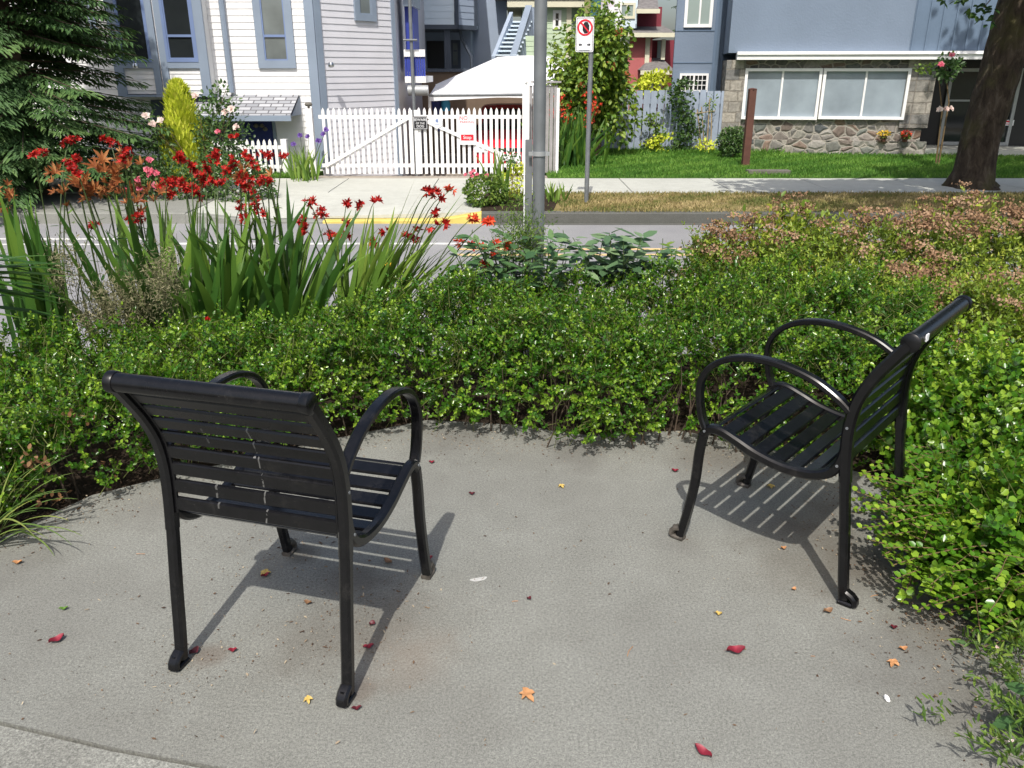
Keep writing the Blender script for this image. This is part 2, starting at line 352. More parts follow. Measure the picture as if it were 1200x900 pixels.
M['peonyblue'] = leafmat('blue_green_leaf', (.04, .09, .04), (.10, .18, .08), (.21, .30, .15), .45, .2, .4)
M['wispy'] = leafmat('dry_wispy_leaf', (.06, .07, .03), (.16, .16, .08), (.30, .27, .17), .8, .2, .1)
M['spruce'] = leafmat('spruce_needles', (.014, .040, .012), (.05, .11, .03), (.17, .27, .07), .6, .12, .3, nscale=1.2)
M['cypress'] = leafmat('golden_cypress', (.32, .42, .03), (.58, .66, .05), (.80, .80, .14), .7, .3, .2)
M['tree'] = leafmat('fruit_tree_leaf', (.03, .08, .010), (.12, .22, .025), (.30, .38, .05), .45, .3, .4, nscale=1)
M['maple'] = leafmat('street_tree_leaf', (.012, .035, .008), (.03, .08, .012), (.07, .13, .02), .5, .3, .3)
M['bush'] = leafmat('bush_leaf', (.03, .07, .012), (.09, .17, .025), (.22, .30, .05), .5, .3, .3)
M['rosebush'] = leafmat('rose_leaf', (.018, .05, .014), (.05, .11, .025), (.12, .20, .05), .45, .25, .4)
M['lawn'] = leafmat('lawn_blade', (.045, .13, .018), (.095, .22, .03), (.20, .35, .06), .6, .3, .2, nscale=1.2)
M['dry'] = leafmat('dry_verge_blade', (.08, .13, .03), (.24, .21, .08), (.48, .38, .20), .8, .2, .1, nscale=1.5)
t = NT('lawn_ground'); t.set(.95, .1); f1 = t.noise(1.3, 6, .7); t.color(t.ramp(f1, [(.3, (.05, .11, .02)), (.7, (.09, .17, .03))])); t.bump(t.noise(60, 3), .8, .03); M['lawnground'] = t.m
t = NT('verge_ground'); t.set(.95, .1); f1 = t.noise(2.2, 6, .75); t.color(t.ramp(f1, [(.28, (.11, .13, .035)), (.5, (.24, .19, .085)), (.75, (.34, .27, .15))])); t.bump(t.noise(50, 3), .8, .03); M['vergeground'] = t.m
M['ground'] = paint('far_ground', (.10, .11, .06), .95, .3, .5)
for k, c in dict(leafred=(.20, .016, .03), leafdark=(.09, .012, .018), leaforange=(.42, .21, .09), leafyellow=(.50, .36, .10), leafbrown=(.20, .11, .055), leafgreen=(.10, .20, .03), chalk=(.75, .75, .74)).items():
    M[k] = paint('fallen_'+k, c, .5, .25, 60)

# ------------------------------------------------------------------ ground, road, kerbs
S0 = -.15     # level of the far pavement
RZ = -.30     # level of the road
def slab(name, poly, top, mat, bottom=-1.0):
    o = build(MB().prism(poly, bottom, top), name, mat); return struct(o)
def rect(x0, y0, x1, y1): return [(x0, y0), (x1, y0), (x1, y1), (x0, y1)]
struct(build(MB().add([(-400, -300, -1.0), (400, -300, -1.0), (400, 700, -1.0), (-400, 700, -1.0)], [(0, 1, 2, 3)]), 'ground', M['ground']))
slab('road', rect(-60, 5.05, 60, 10.86), RZ, M['asphalt'])
front = [(-6, 1.2), (-2.6, 2.05), (-1.89, 2.58), (-1.69, 2.92), (-1.42, 3.1), (-.9, 3.42), (-.41, 3.68), (0, 3.62), (.35, 3.5), (.79, 3.55), (1.15, 3.4), (1.5, 3.1), (1.62, 2.75), (1.52, 2.45), (1.45, 2.2), (1.5, 2.05), (1.62, 1.85), (1.42, 1.6), (1.6, 1.2), (2.6, .2)]
joint = [(-6, 2.9-1.75), (-3, 1.62), (-1.9, 1.74), (-1.35, 1.69), (-1.01, 1.60), (-.71, 1.535), (-.3, 1.44), (.5, 1.3), (1.6, 1.05), (2.6, .12)]
g = .006
slab('plaza', [(p[0], p[1]+g) for p in joint[1:]][::-1][1:][::-1] + [p for p in front[::-1] if p[0] > -3 and p[1] > 1.1] + [(-3.0, 1.9)], 0, M['plaza'], -.12)
slab('plaza_edge', [(p[0], p[1]-g) for p in joint[1:]][::-1] + [(-3.0, -4), (2.6, -4)], -.002, M['plaza2'], -.12)
struct(build(MB().prism(rect(-8, -5, 8, 4.75), -.9, -.035), 'planting_bed', M['soil']))
struct(build(MB().add([(-30, 4.75, -.036), (30, 4.75, -.036), (30, 4.9, -.19), (-30, 4.9, -.19), (-30, 4.75, -.9), (30, 4.75, -.9)], [(0, 1, 2, 3), (0, 4, 5, 1)]), 'bed_slope', M['soil']))
slab('near_kerb', rect(-60, 4.9, 60, 5.05), RZ+.13, M['curb'])
# far kerb: full height, dropped at the driveway, yellow across it
def kerb(name, x0, x1, h0, h1, mat):
    mb = MB(); mb.add([(x0, 10.86, -.9), (x1, 10.86, -.9), (x1, 11.02, -.9), (x0, 11.02, -.9), (x0, 10.86, RZ+h0-.012), (x1, 10.86, RZ+h1-.012), (x1, 11.02, RZ+h1), (x0, 11.02, RZ+h0),
             (x0, 10.885, RZ+h0), (x1, 10.885, RZ+h1)], [(0, 1, 5, 4), (4, 5, 9, 8), (8, 9, 6, 7), (1, 2, 6, 9, 5), (0, 4, 8, 7, 3), (2, 3, 7, 6)])
    return struct(build(mb, name, mat))
kerb('far_kerb', -.40, 60, .14, .15, M['kerbdark']); kerb('yellow_kerb', -.95, -.403, .05, .14, M['curbyellow']); kerb('yellow_dropped_kerb', -2.5, -.953, .035, .05, M['curbyellow']); kerb('dropped_kerb', -3.4, -2.503, .04, .035, M['curb'])
kerb('far_kerb', -4.3, -3.403, .13, .04, M['curb']); kerb('far_kerb', -60, -4.303, .15, .14, M['curb'])
mb = MB(); mb.add([(-4.3, 11.023, RZ+.12), (-3.4, 11.023, RZ+.04), (-.95, 11.023, RZ+.05), (-.42, 11.023, RZ+.13), (-.42, 12.7, S0), (-4.3, 12.7, S0)], [(0, 1, 2, 3, 4, 5)])
for i in range(5):   # skirts
    pass
struct(build(mb, 'driveway_apron', M['walk'])); slab('apron_base', rect(-4.3, 11.03, -.42, 12.7), RZ-.02, M['curb'])
x = -4.35
mbw = MB()
for i in range(-9, 9):
    x0 = i*1.55+.3; mbw.prism(rect(x0, 12.703, x0+1.535, 14.45), -.9, S0)
struct(build(mbw, 'pavement', M['walk']))
slab('pavement_joint_bed', rect(-14, 12.71, 14.2, 14.44), S0-.02, M['curb'])
slab('verge', rect(-.415, 11.025, 30, 12.697), S0-.012, M['vergeground'])
slab('left_verge', rect(-30, 11.025, -4.305, 12.697), S0-.012, M['curb'])
slab('lawn', [(.62, 14.46), (30, 14.46), (30, 22), (.62, 22)], S0, M['lawnground'])
slab('yard', rect(-30, 14.46, -3.5, 30), S0-.004, M['lawnground'])
mb = MB(); mb.add([(-3.5, 14.455, S0-.002), (.62, 14.455, S0-.002), (.62, 15.1, S0-.03), (-3.5, 15.1, S0-.03), (.62, 18.2, -.6), (-3.5, 18.2, -.6), (3, 40, -.62), (-8, 40, -.62)], [(0, 1, 2, 3), (3, 2, 4, 5), (5, 4, 6, 7)])
struct(build(mb, 'driveway', M['drive']))
mb = MB(); mb.prism(rect(-.6, 9.16, 60, 9.24), RZ+.002, RZ+.005); mb.prism(rect(-.6, 8.86, 60, 8.94), RZ+.002, RZ+.005)
struct(build(mb, 'centre_line', M['lineyellow']))
struct(build(MB().prism(rect(-.3, 10.76, 60, 10.855), RZ+.002, RZ+.006), 'gutter', M['kerbdark']))
mb = MB(); mb.prism(rect(-3.9, 9.46, -.2, 9.56), RZ+.002, RZ+.005); mb.prism(rect(-16, 9.75, -4.3, 9.84), RZ+.002, RZ+.005); mb.prism(rect(-16, 9.44, -4.5, 9.50), RZ+.002, RZ+.005)
struct(build(mb, 'road_marking', M['linewhite']))

# ------------------------------------------------------------------ wall helper: pixel <-> wall coordinates, boxes on a wall
class Wall:
    def __init__(s, p, ang): s.p = np.array([p[0], p[1], 0.]); s.d = np.array([math.cos(ang), math.sin(ang), 0]); s.n = np.array([math.sin(ang), -math.cos(ang), 0]); s.ang = ang
    def px(s, u, v, d=0):
        r = ray(u, v); t = ((s.p+s.n*d-O)@s.n)/(r@s.n); q = O+r*t-s.p; return q@s.d, q[2]
    def pt(s, a, z, d=0): q = s.p+s.d*a+s.n*d; return (q[0], q[1], z)
    def box(s, mb, a0, a1, z0, z1, d0, d1):
        V = [s.pt(a, z, d) for z in (z0, z1) for a, d in ((a0, d1), (a1, d1), (a1, d0), (a0, d0))]
        return mb.add(V, [(3,2,1,0),(4,5,6,7),(0,1,5,4),(1,2,6,5),(2,3,7,6),(3,0,4,7)])
    def bx(s, mb, u0, v0, u1, v1, d0, d1, dp=None):   # box by the photograph's corners
        a0, z1 = s.px((u0+u0)/2, v0, d1 if dp is None else dp); a1, z0 = s.px(u1, v1, d1 if dp is None else dp)
        return s.box(mb, a0, a1, z0, z1, d0, d1)
def lap(w, a0, a1, z0, z1, pitch=.11, d=0, t=.012):
    mb = MB(); n = int(math.ceil((z1-z0)/pitch)); pitch = (z1-z0)/n
    for i in range(n):
        a, b = z0+i*pitch, z0+(i+1)*pitch
        mb.add([w.pt(a0, a, d+t), w.pt(a1, a, d+t), w.pt(a1, b, d+.002), w.pt(a0, b, d+.002)], [(0, 1, 2, 3)])
        mb.add([w.pt(a0, a, d+.002), w.pt(a1, a, d+.002), w.pt(a1, a, d+t), w.pt(a0, a, d+t)], [(0, 1, 2, 3)])
        mb.add([w.pt(a0, a, d+t), w.pt(a0, b, d+.002), w.pt(a0, a, d)], [(0, 1, 2)]); mb.add([w.pt(a1, a, d+t), w.pt(a1, a, d), w.pt(a1, b, d+.002)], [(0, 1, 2)])
    return mb
def window(w, parent, a0, a1, z0, z1, fr=.07, d=.0, proud=.05, fm='trimblue', gm='glassdark', sash=None, mull=None, inner=None, sashmat=None):
    mb = MB(); w.box(mb, a0, a0+fr, z0, z1, d, d+proud); w.box(mb, a1-fr, a1, z0, z1, d, d+proud)
    w.box(mb, a0+fr, a1-fr, z0, z0+fr, d, d+proud); w.box(mb, a0+fr, a1-fr, z1-fr, z1, d, d+proud)
    f = build(mb, 'window', M[fm], parent)
    g = MB(); w.box(g, a0+fr, a1-fr, z0+fr, z1-fr, d, d+.02); build(g, 'pane', M[gm], f)
    s = MB(); ok = False
    iw = .022
    A0, A1, Z0, Z1 = a0+fr, a1-fr, z0+fr, z1-fr
    if inner:
        w.box(s, A0, A0+iw, Z0, Z1, d+.02, d+.04); w.box(s, A1-iw, A1, Z0, Z1, d+.02, d+.04); w.box(s, A0+iw, A1-iw, Z0, Z0+iw, d+.02, d+.04); w.box(s, A0+iw, A1-iw, Z1-iw, Z1, d+.02, d+.04); ok = True
    for z in ([sash] if isinstance(sash, float) else (sash or [])): w.box(s, A0+iw, A1-iw, z-.02, z+.02, d+.02, d+.043); ok = True
    for a in ([mull] if isinstance(mull, float) else (mull or [])): w.box(s, a-.02, a+.02, Z0, Z1, d+.02, d+.046); ok = True
    if ok: build(s, 'sash', M[sashmat or fm], f)
    return f

# ---- white house on the left
H = thing('white_house', 'white lap-sided house with grey-blue trim behind the white picket gate', 'house', (-7, 18, S0))
wf = Wall((-3.45, 15.6), 0); ws = Wall((-3.45, 15.6), math.atan2(1.4, 1.2))
LS = 1.86
build(lap(wf, -9, -.06, -.15, 6.2), 'front_siding', M['whitesiding'], H)
build(lap(ws, .06, LS, -.6, 6.2), 'side_siding', M['sidewhite'], H)
c1 = ws.pt(LS, 0)
build(MB().prism([(-12.4, 15.6), (-3.45, 15.6), (c1[0], c1[1]), (c1[0]-.3, 26), (-12.4, 26)], -.9, 6.2), 'wall', M['sidewhite'], H)
mb = MB(); mb.add([(-12.8, 15.2, 6.2), (-1.9, 15.2, 6.2), (-1.9, 26.4, 6.2), (-12.8, 26.4, 6.2), (-12.8, 20.8, 8.6), (-1.9, 20.8, 8.6)], [(0, 3, 2, 1), (0, 1, 5, 4), (2, 3, 4, 5), (1, 2, 5), (3, 0, 4)])
build(mb, 'roof', M['roofdark'], H)
mb = MB(); wf.box(mb, -.16, .0, -.1, 6.2, .0, .03); ws.box(mb, 0, .13, -.1, 6.2, .0, .03); ws.box(mb, LS-.09, LS, -.6, 6.2, 0, .03); build(mb, 'corner_trim', M['trimblue'], H)
# centre window
a0, z0 = wf.px(303, 80, .05); a1, _ = wf.px(347, 80, .05); _, zs = wf.px(322, 42, .05)
window(wf, H, a0, a1, z0, 3.3, .13, sash=float(zs), inner=True, sashmat='frameblue', gm='glassgrey')
a0, z0 = ws.px(417, 24, .05); a1, _ = ws.px(442, 26, .05); window(ws, H, a0, a1, z0, z0+.95, .11, gm='glassgrey', inner=True)
# downpipe
p0 = wf.px(257, 0, .1); p1 = wf.px(273, 112, .1)
am = (p0[0]+p1[0])/2
build(MB().tube([wf.pt(am, 6.1, .08), wf.pt(am, p1[1]+.05, .08)], .05, 8), 'downpipe', M['trimblue'], H, True)
# bay on the upper floor, projecting over the porch
bay = Wall((-3.45, 15.32), 0)
bl, _ = bay.px(133, 60); br, zb = bay.px(248, 110)
mb = MB(); bay.box(mb, bl, br, zb, 6.0, -.27, 0); build(mb, 'bay', M['whitesiding'], H)
_, zw = bay.px(200, 80)
build(lap(bay, bl+.1, br-.1, zb+.06, zw, .11, .0), 'bay_siding', M['whitesiding'], H)
bm_, _ = bay.px(188, 72)
mb = MB()
bay.box(mb, bl-.02, bl+.14, zb-.01, 6.0, 0, .045); bay.box(mb, br-.14, br+.02, zb-.01, 6.0, 0, .045); bay.box(mb, bm_-.13, bm_-.015, zb-.01, 6.0, 0, .045); bay.box(mb, bm_+.015, bm_+.13, zb-.01, 6.0, 0, .045)
bay.box(mb, bl+.14, bm_-.13, zw, zw+.1, 0, .043); bay.box(mb, bm_+.13, br-.14, zw, zw+.1, 0, .043); bay.box(mb, bl-.02, br+.02, zb-.05, zb-.012, -.27, .05)
build(mb, 'bay_trim', M['trimblue'], H)
_, zs = bay.px(210, 42)
window(bay, H, bl+.14, bm_-.13, zw+.1, 3.6, .05, inner=False, sashmat='frameblue', fm='frameblue', gm='glassdark')
window(bay, H, bm_+.13, br-.14, zw+.1, 3.6, .05, sash=float(zs), inner=True, sashmat='frameblue', fm='frameblue', gm='glassdark')
# a bright lamp on the bay and on the corner
for w_, u, v in ((bay, 159, 77), (wf, 388, 76)):
    a, z = w_.px(u, v, .1); c = w_.pt(a, z, .1); build(MB().lathe((c[0], c[1], c[2]-.05), [(.02, 0), (.05, .02), (.055, .05), (.04, .09), (.015, .1)]), 'security_lamp', M['chrome'], H, True)
# left siding seen between the spruce boughs, with its window
a0, _ = wf.px(95, 60, .05); a1, _ = wf.px(118, 60, .05); window(wf, H, a0-.6, a1, 2.1, 3.4, .12, sash=2.7, gm='glassgrey')
# painted porch shade, door, awning
al, zt = wf.px(178, 128, .02); ar, _ = wf.px(322, 140, .02); zt = wf.px(300, 134, .02)[1]
mb = MB(); wf.box(mb, al, ar, -.15, zt+.25, .018, .028); build(mb, 'porch_shade_sheet', M['slatedark'], H)  # flat dark sheet standing in for the shade under the porch roof
a0, z1 = wf.px(286, 140, .05); a1, _ = wf.px(318, 140, .05)
mb = MB(); wf.box(mb, a0, a1, -.1, z1, .03, .06); d_ = build(mb, 'door', M['navy'], H)
for u, v in ((300, 147), (307, 147), (311, 151)):
    a, z = wf.px(u, v, .07); build(MB().lathe(wf.pt(a, z-.04, .075), [(.02, 0), (.05, .03), (.02, .07)], 8), 'ornament', M['stonetrim'], d_)
mb = MB(); wf.box(mb, a0-.07, a0-.01, -.1, z1+.05, .03, .07); build(mb, 'door_frame', M['trimblue'], H); mb = MB(); wf.box(mb, a1+.01, a1+.06, -.1, z1+.05, .03, .07); build(mb, 'door_frame', M['trimblue'], H)
aw0, zt = wf.px(228, 111, .1); aw1, _ = wf.px(349, 111, .1)
awf = Wall((-3.45, 14.95), 0); b0, zb2 = awf.px(232, 135); b1, _ = awf.px(340, 135)
b0 -= .25
mb = MB(); T0, T1 = wf.pt(aw0, zt, .02), wf.pt(aw1, zt, .02); B0, B1 = awf.pt(b0, zb2), awf.pt(b1, zb2)
lo = .05
mb.add([B0, B1, T1, T0, (B0[0], B0[1], B0[2]-lo), (B1[0], B1[1], B1[2]-lo), (T1[0], T1[1], T1[2]-lo), (T0[0], T0[1], T0[2]-lo)], [(0,1,2,3),(7,6,5,4),(0,4,5,1),(1,5,6,2),(2,6,7,3),(3,7,4,0)])
build(mb, 'porch_roof', M['shingle'], H)
mb = MB(); mb.add([B1, T1, (T1[0], T1[1], B1[2]), (B1[0]+.02, B1[1], B1[2]-.02), (T1[0]+.02, T1[1], T1[2]), (T1[0]+.02, T1[1], B1[2]-.02)], [(0, 1, 2), (3, 5, 4)]); mb.box(((B0[0]+B1[0])/2, B0[1]-.03, B0[2]-.05), (B1[0]-B0[0]+.04, .05, .09)); build(mb, 'porch_gutter', M['trimblue'], H)
mb = MB(); q = [awf.pt(b1-.12, 0, -.02)]; 
# balcony at the back corner with blue slats
bw = Wall((c1[0]+.0, 17.3), 0)
e0, z1 = bw.px(473, 58); e1, z0 = bw.px(499, 97)
mb = MB(); bw.box(mb, e0, e1, z0, z0+.12, -1.6, 0); bw.box(mb, e0, e1, z1-.13, z1, -.1, 0); build(mb, 'balcony', M['white'], H)
mb = MB(); n = 9
for i in range(n):
    a = e0+(e1-e0)*(i+.5)/n; bw.box(mb, a-.018, a+.018, z0+.12, z1-.13, -.07, -.03)
build(mb, 'balcony_slats', M['royal'], H)
bw.box(MB(), 0, 1, 0, 1, 0, 1)
mb = MB(); a, z = bw.px(484, 100, .1); mb.tube([bw.pt(a, -.6, .08), bw.pt(a, 4.5, .08)], .035, 8); a2, zz = bw.px(480, 47, .1); mb.tube([bw.pt(a2-.12, zz, .12), bw.pt(a2+.15, zz, .12)], .02, 6); build(mb, 'balcony_post', M['galv'], H, True)
a0, z1 = bw.px(478, 101, 0); a1, z0 = bw.px(502, 111, 0)
build(MB().tube([bw.pt(a0, (z0+z1)/2, 0), bw.pt(a1, (z0+z1)/2, 0)], .10, 10), 'rolled_blind', M['galvlight'], H, True)
a0, z1 = bw.px(472, 0, -.3); a1, z0 = bw.px(482, 7, -.3)
mb = MB(); bw.box(mb, a0, a1+.05, z0, z0+.5, -1.5, -.3); build(mb, 'balcony_soffit', M['trimblue'], H)
mb = MB(); bw.box(mb, a0, a1, z0-1.2, z0, -1.5, -.5); build(mb, 'balcony_door', M['royal'], H)

# ---- white picket gates and fences
def pickets(mb, x0, x1, y, z0, ztop, pitch=.0965, w=.052, slope=0):
    n = int(round((x1-x0)/pitch)); pitch = (x1-x0)/n
    for i in range(n):
        cx = x0+(i+.5)*pitch; t_ = ztop+random.uniform(-.006, .006); b = w/2
        V = [(cx-b, y-.01, z0), (cx+b, y-.01, z0), (cx+b, y-.01, t_-.07), (cx+b*.75, y-.01, t_-.035), (cx, y-.01, t_), (cx-b*.75, y-.01, t_-.035), (cx-b, y-.01, t_-.07)]
        V += [(a, y+.01, c) for a, _, c in V]
        mb.add(V, [tuple(range(7)), tuple(range(13, 6, -1))]+[(i2, 7+i2, 7+(i2+1) % 7, (i2+1) % 7) for i2 in range(7)])
gy = 14.93; gt = W(500, 126, gy)[2]; gb = S0+.02
xl = W(378, 200, gy)[0]; xm = W(487, 200, gy)[0]; xr = W(611, 200, gy)[0]
rz1 = W(500, 137, gy)[2]; rz0 = W(500, 194, gy)[2]
for (x0, x1, hinge, lab) in ((xl, xm-.01, 0, 'left leaf of the white picket double gate, by the house corner'), (xm+.01, xr, 1, 'right leaf of the white picket double gate, carrying the warning signs')):
    t_ = thing('picket_gate', lab, 'gate', ((x0+x1)/2, gy, S0), group='leaves of the driveway gate')
    mb = MB(); pickets(mb, x0+.04, x1-.0, gy, gb, gt); build(mb, 'pickets', M['white'], t_)
    mb = MB(); mb.box(((x0+x1)/2, gy+.03, rz1), (x1-x0, .035, .06)); mb.box(((x0+x1)/2, gy+.03, rz0), (x1-x0, .035, .06)); build(mb, 'rail', M['white'], t_)
    p, q = ((x0+.08, rz0), (x1-.05, rz1)) if not hinge else ((x0+.05, rz1), (x1-.08, rz0+.08))
    ang = math.atan2(q[1]-p[1], q[0]-p[0]); L = math.hypot(q[0]-p[0], q[1]-p[1])
    mb = MB(); mb.box(((p[0]+q[0])/2, gy-.024, (p[1]+q[1])/2), (L, .024, .055), M=Matrix.Rotation(-ang, 3, 'Y')); build(mb, 'brace', M['white'], t_)
    xe = x1-.035 if not hinge else x0+.035
    mb = MB(); mb.box((xe, gy-.022, (gb+gt)/2-.02), (.06, .022, gt-gb-.04)); build(mb, 'stile', M['white'], t_)
def post(name, lab, x, y, w, top, mat, ball=False, base=S0):
    t_ = thing(name, lab, 'post', (x, y, base)); mb = MB(); mb.box((x, y, (base+top)/2), (w, w, top-base)); build(mb, 'shaft', mat, t_)
    mb = MB()
    if ball: mb.lathe((x, y, top), [(.02, 0), (.02, .03), (.055, .04), (.07, .065), (.055, .09), (.015, .1)], 12)
    else: mb.lathe((x, y, top), [(w*.75, 0), (w*.75, .02), (w*.3, .06), (.005, .07)], 4)
    build(mb, 'cap', M['stonetrim'] if ball else mat, t_, True); return t_
post('gate_post', 'white gate post with a round brown cap at the left end of the gate', W(368, 200, gy)[0], gy, .11, W(368, 127, gy)[2], M['white'], True)
xp = W(616, 180, gy)[0]
post('gate_post', 'tall plain white gate post right of the picket gate', xp, gy+.05, .12, W(616, 97, gy)[2], M['white'])
# low picket fence in front of the porch
fy = 14.93; ft = W(300, 163, fy)[2]
t_ = thing('picket_fence', 'low white picket fence below the porch roof', 'fence', (W(270, 200, fy)[0], fy, S0))
fx0, fx1 = W(178, 200, fy)[0], W(336, 200, fy)[0]
mb = MB(); pickets(mb, fx0, fx1-.1, fy, gb, ft, .098, .055); build(mb, 'pickets', M['white'], t_)
mb = MB(); mb.box(((fx0+fx1)/2, fy+.03, ft-.14), (fx1-fx0, .03, .06)); mb.box(((fx0+fx1)/2, fy+.03, gb+.12), (fx1-fx0, .03, .06)); build(mb, 'rail', M['white'], t_)
mb = MB(); mb.box((fx1, fy, (S0+ft)/2), (.1, .1, ft-S0)); build(mb, 'post', M['white'], t_)
# boarded panel right of the gate
t_ = thing('board_fence', 'weathered grey board fence section right of the tall white gate post', 'fence', (.6, 15.3, S0))
x0, x1 = W(619, 160, 15.3)[0], W(653, 160, 15.3)[0]; zt = W(630, 96, 15.3)[2]
mb = MB(); n = 7
for i in range(n): mb.box((x0+(i+.5)*(x1-x0)/n, 15.3, (S0+zt)/2-.03), ((x1-x0)/n-.012, .02, zt-S0-.06))
build(mb, 'boards', M['greyboard'], t_)
mb = MB(); mb.box(((x0+x1)/2, 15.28, zt), (x1-x0+.1, .08, .03)); build(mb, 'cap_rail', M['greyboard'], t_)
for xx in (x1-.25, x1): build(MB().box((xx, 15.25, (S0+zt)/2-.05), (.05, .06, zt-S0-.1)), 'post', M['white'], t_)

# lettering ------------------------------------------------------------
def text(name, s, size, mat, parent, c, rz=0, ext=.0012, tilt=R(90)):
    cu = bpy.data.curves.new(name, 'FONT'); cu.body = s; cu.size = size; cu.align_x = 'CENTER'; cu.align_y = 'CENTER'; cu.extrude = ext
    tmp = bpy.data.objects.new('tmp', cu); COL.objects.link(tmp); dg = bpy.context.evaluated_depsgraph_get()
    me = bpy.data.meshes.new_from_object(tmp.evaluated_get(dg)); bpy.data.objects.remove(tmp); bpy.data.curves.remove(cu)
    me.transform(Matrix.Translation(Vector(c)-Vector(rootloc(parent))) @ Matrix.Rotation(rz, 4, 'Z') @ Matrix.Rotation(tilt, 4, 'X')); me.name = name
    me.materials.clear(); return finish(name, me, mat, parent, False)
def plate(c, w, h, t=.006, y=None): return MB().box(c, (w, t, h))
sy = gy-.045
c = W(492.5, 144, sy); t_ = thing('warning_sign', 'small black and white dog warning sign on the white picket gate', 'sign', (c[0], sy, c[2]-.1))
build(plate((c[0], sy, c[2]), .25, .22), 'plate', M['signshadeblack'], t_)
mb = MB(); 
for dz in (.098, -.098): mb.box((c[0], sy-.005, c[2]+dz), (.23, .003, .006))
for dx in (-.113, .113): mb.box((c[0]+dx, sy-.005, c[2]), (.006, .003, .19))
build(mb, 'border', M['signwhite'], t_)
text('lettering', 'BEWARE', .062, M['signwhite'], t_, (c[0], sy-.0055, c[2]+.05)); text('lettering', 'OF THE', .045, M['signwhite'], t_, (c[0], sy-.0055, c[2]-.008)); text('lettering', 'DOG', .058, M['signwhite'], t_, (c[0], sy-.0055, c[2]-.058))
c = W(512, 143, sy); t_ = thing('hexagonal_sign', 'small white six-sided sign with a bird-like emblem on the gate', 'sign', (c[0], sy, c[2]-.1))
hexa = [(c[0]+.105*math.cos(a), c[2]+.115*math.sin(a)) for a in [R(30+60*k) for k in range(6)]]
mb = MB(); mb.add([(x_, sy-.003, z_) for x_, z_ in hexa]+[(x_, sy+.003, z_) for x_, z_ in hexa], [tuple(range(6)), tuple(range(11, 5, -1))]+[(k, 6+k, 6+(k+1) % 6, (k+1) % 6) for k in range(6)]); build(mb, 'plate', M['signwhite'], t_)
mb = MB(); em = [(-.03, 0), (-.01, .035), (.012, .03), (.03, .045), (.022, .012), (.03, -.015), (0, -.03), (-.015, -.012)]
mb.add([(c[0]+a, sy-.0045, c[2]+b+.015) for a, b in em]+[(c[0]+a, sy-.003, c[2]+b+.015) for a, b in em], [tuple(range(8))]+[(k, 8+k, 8+(k+1) % 8, (k+1) % 8) for k in range(8)]); mb.box((c[0], sy-.004, c[2]-.045), (.08, .002, .01)); build(mb, 'emblem', M['frameblue'], t_)
sy2 = gy-.045
c = W(547.5, 152, sy2); t_ = thing('paper_notice', 'white notice with red heading and red box hung behind the gate pickets', 'sign', (c[0], sy2, c[2]-.25))
build(plate((c[0], sy2, c[2]), .26, .50), 'sheet', M['signwhite'], t_)
text('heading', 'NO', .09, M['signred'], t_, (c[0]-.06, sy2-.005, c[2]+.19)); text('heading', 'PARKING', .058, M['signred'], t_, (c[0], sy2-.005, c[2]+.125))
b_ = build(plate((c[0], sy2-.005, c[2]-.13), .22, .10, .003), 'red_box', M['signred'], t_); text('lettering', 'Stop', .08, M['signwhite'], b_, (c[0], sy2-.0085, c[2]-.13))

# ---- canopy over the driveway, car, wall behind
t_ = thing('canopy_tent', 'white hipped fabric canopy over the driveway behind the gate', 'canopy', (-.3, 19.5, -.6))
E = [(-1.95, 18.0, 1.0), (1.30, 18.0, 1.28), (1.45, 22.5, 1.3), (-1.95, 22.5, 1.25)]
E[0] = tuple(W(503, 112, 18.0)); E[1] = tuple(W(690, 110, 18.0)); Rg = [tuple(W(583, 67, 19.4)), tuple(W(650, 67, 19.4))]
rows = 14; V = []
for k in range(rows+1):
    f_ = k/rows; s_ = 0
    a = np.array(E[0])*(1-f_)+np.array(Rg[0])*f_; b = np.array(E[1])*(1-f_)+np.array(Rg[1])*f_
    bulge = -math.sin(f_*math.pi)*.03
    for j in range(15):
        g_ = j/14; p = a*(1-g_)+b*g_; p = p+np.array([0, 0, bulge+math.sin(g_*math.pi)*.03]); V.append(tuple(p))
F_ = [(k*15+j, k*15+j+1, (k+1)*15+j+1, (k+1)*15+j) for k in range(rows) for j in range(14)]
n0 = len(V); V += [E[3], E[2]]; F_ += [(rows*15+14, rows*15, n0, n0+1)]
F_ += [tuple([n0]+[k*15 for k in range(rows, -1, -1)]), tuple([n0+1]+[k*15+14 for k in range(rows+1)])]
build(MB().add(V, F_), 'canopy', M['tarp'], t_, True)
mb = MB(); mb.tube([E[0], E[1]], .028, 6); build(mb, 'edge_bar', M['galv'], t_, True)
mb = MB(); ec = np.array(E[0]); ed = np.array(E[1]); V = []
for j in range(15):
    g_ = j/14; p = ec*(1-g_)+ed*g_; V += [tuple(p+[0, -.01, -.02]), tuple(p+[0, -.01, -.05-.16*abs(g_-.45)**1.2])]
mb.add(V, [(2*j, 2*j+1, 2*j+3, 2*j+2) for j in range(14)]); build(mb, 'valance', M['tarp'], t_)
for e in E: build(MB().tube([(e[0], e[1]+.05, -.62), (e[0], e[1]+.05, e[2])], .03, 8), 'leg', M['white'], t_, True)
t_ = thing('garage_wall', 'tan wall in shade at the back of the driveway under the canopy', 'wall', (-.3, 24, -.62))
mb = MB(); mb.box((-.6, 24, .45), (6.5, .2, 2.2)); build(mb, 'wall', M['tan'], t_); build(MB().box((-.6, 23.98, 1.58), (6.6, .3, .08)), 'coping', M['slatedark'], t_)
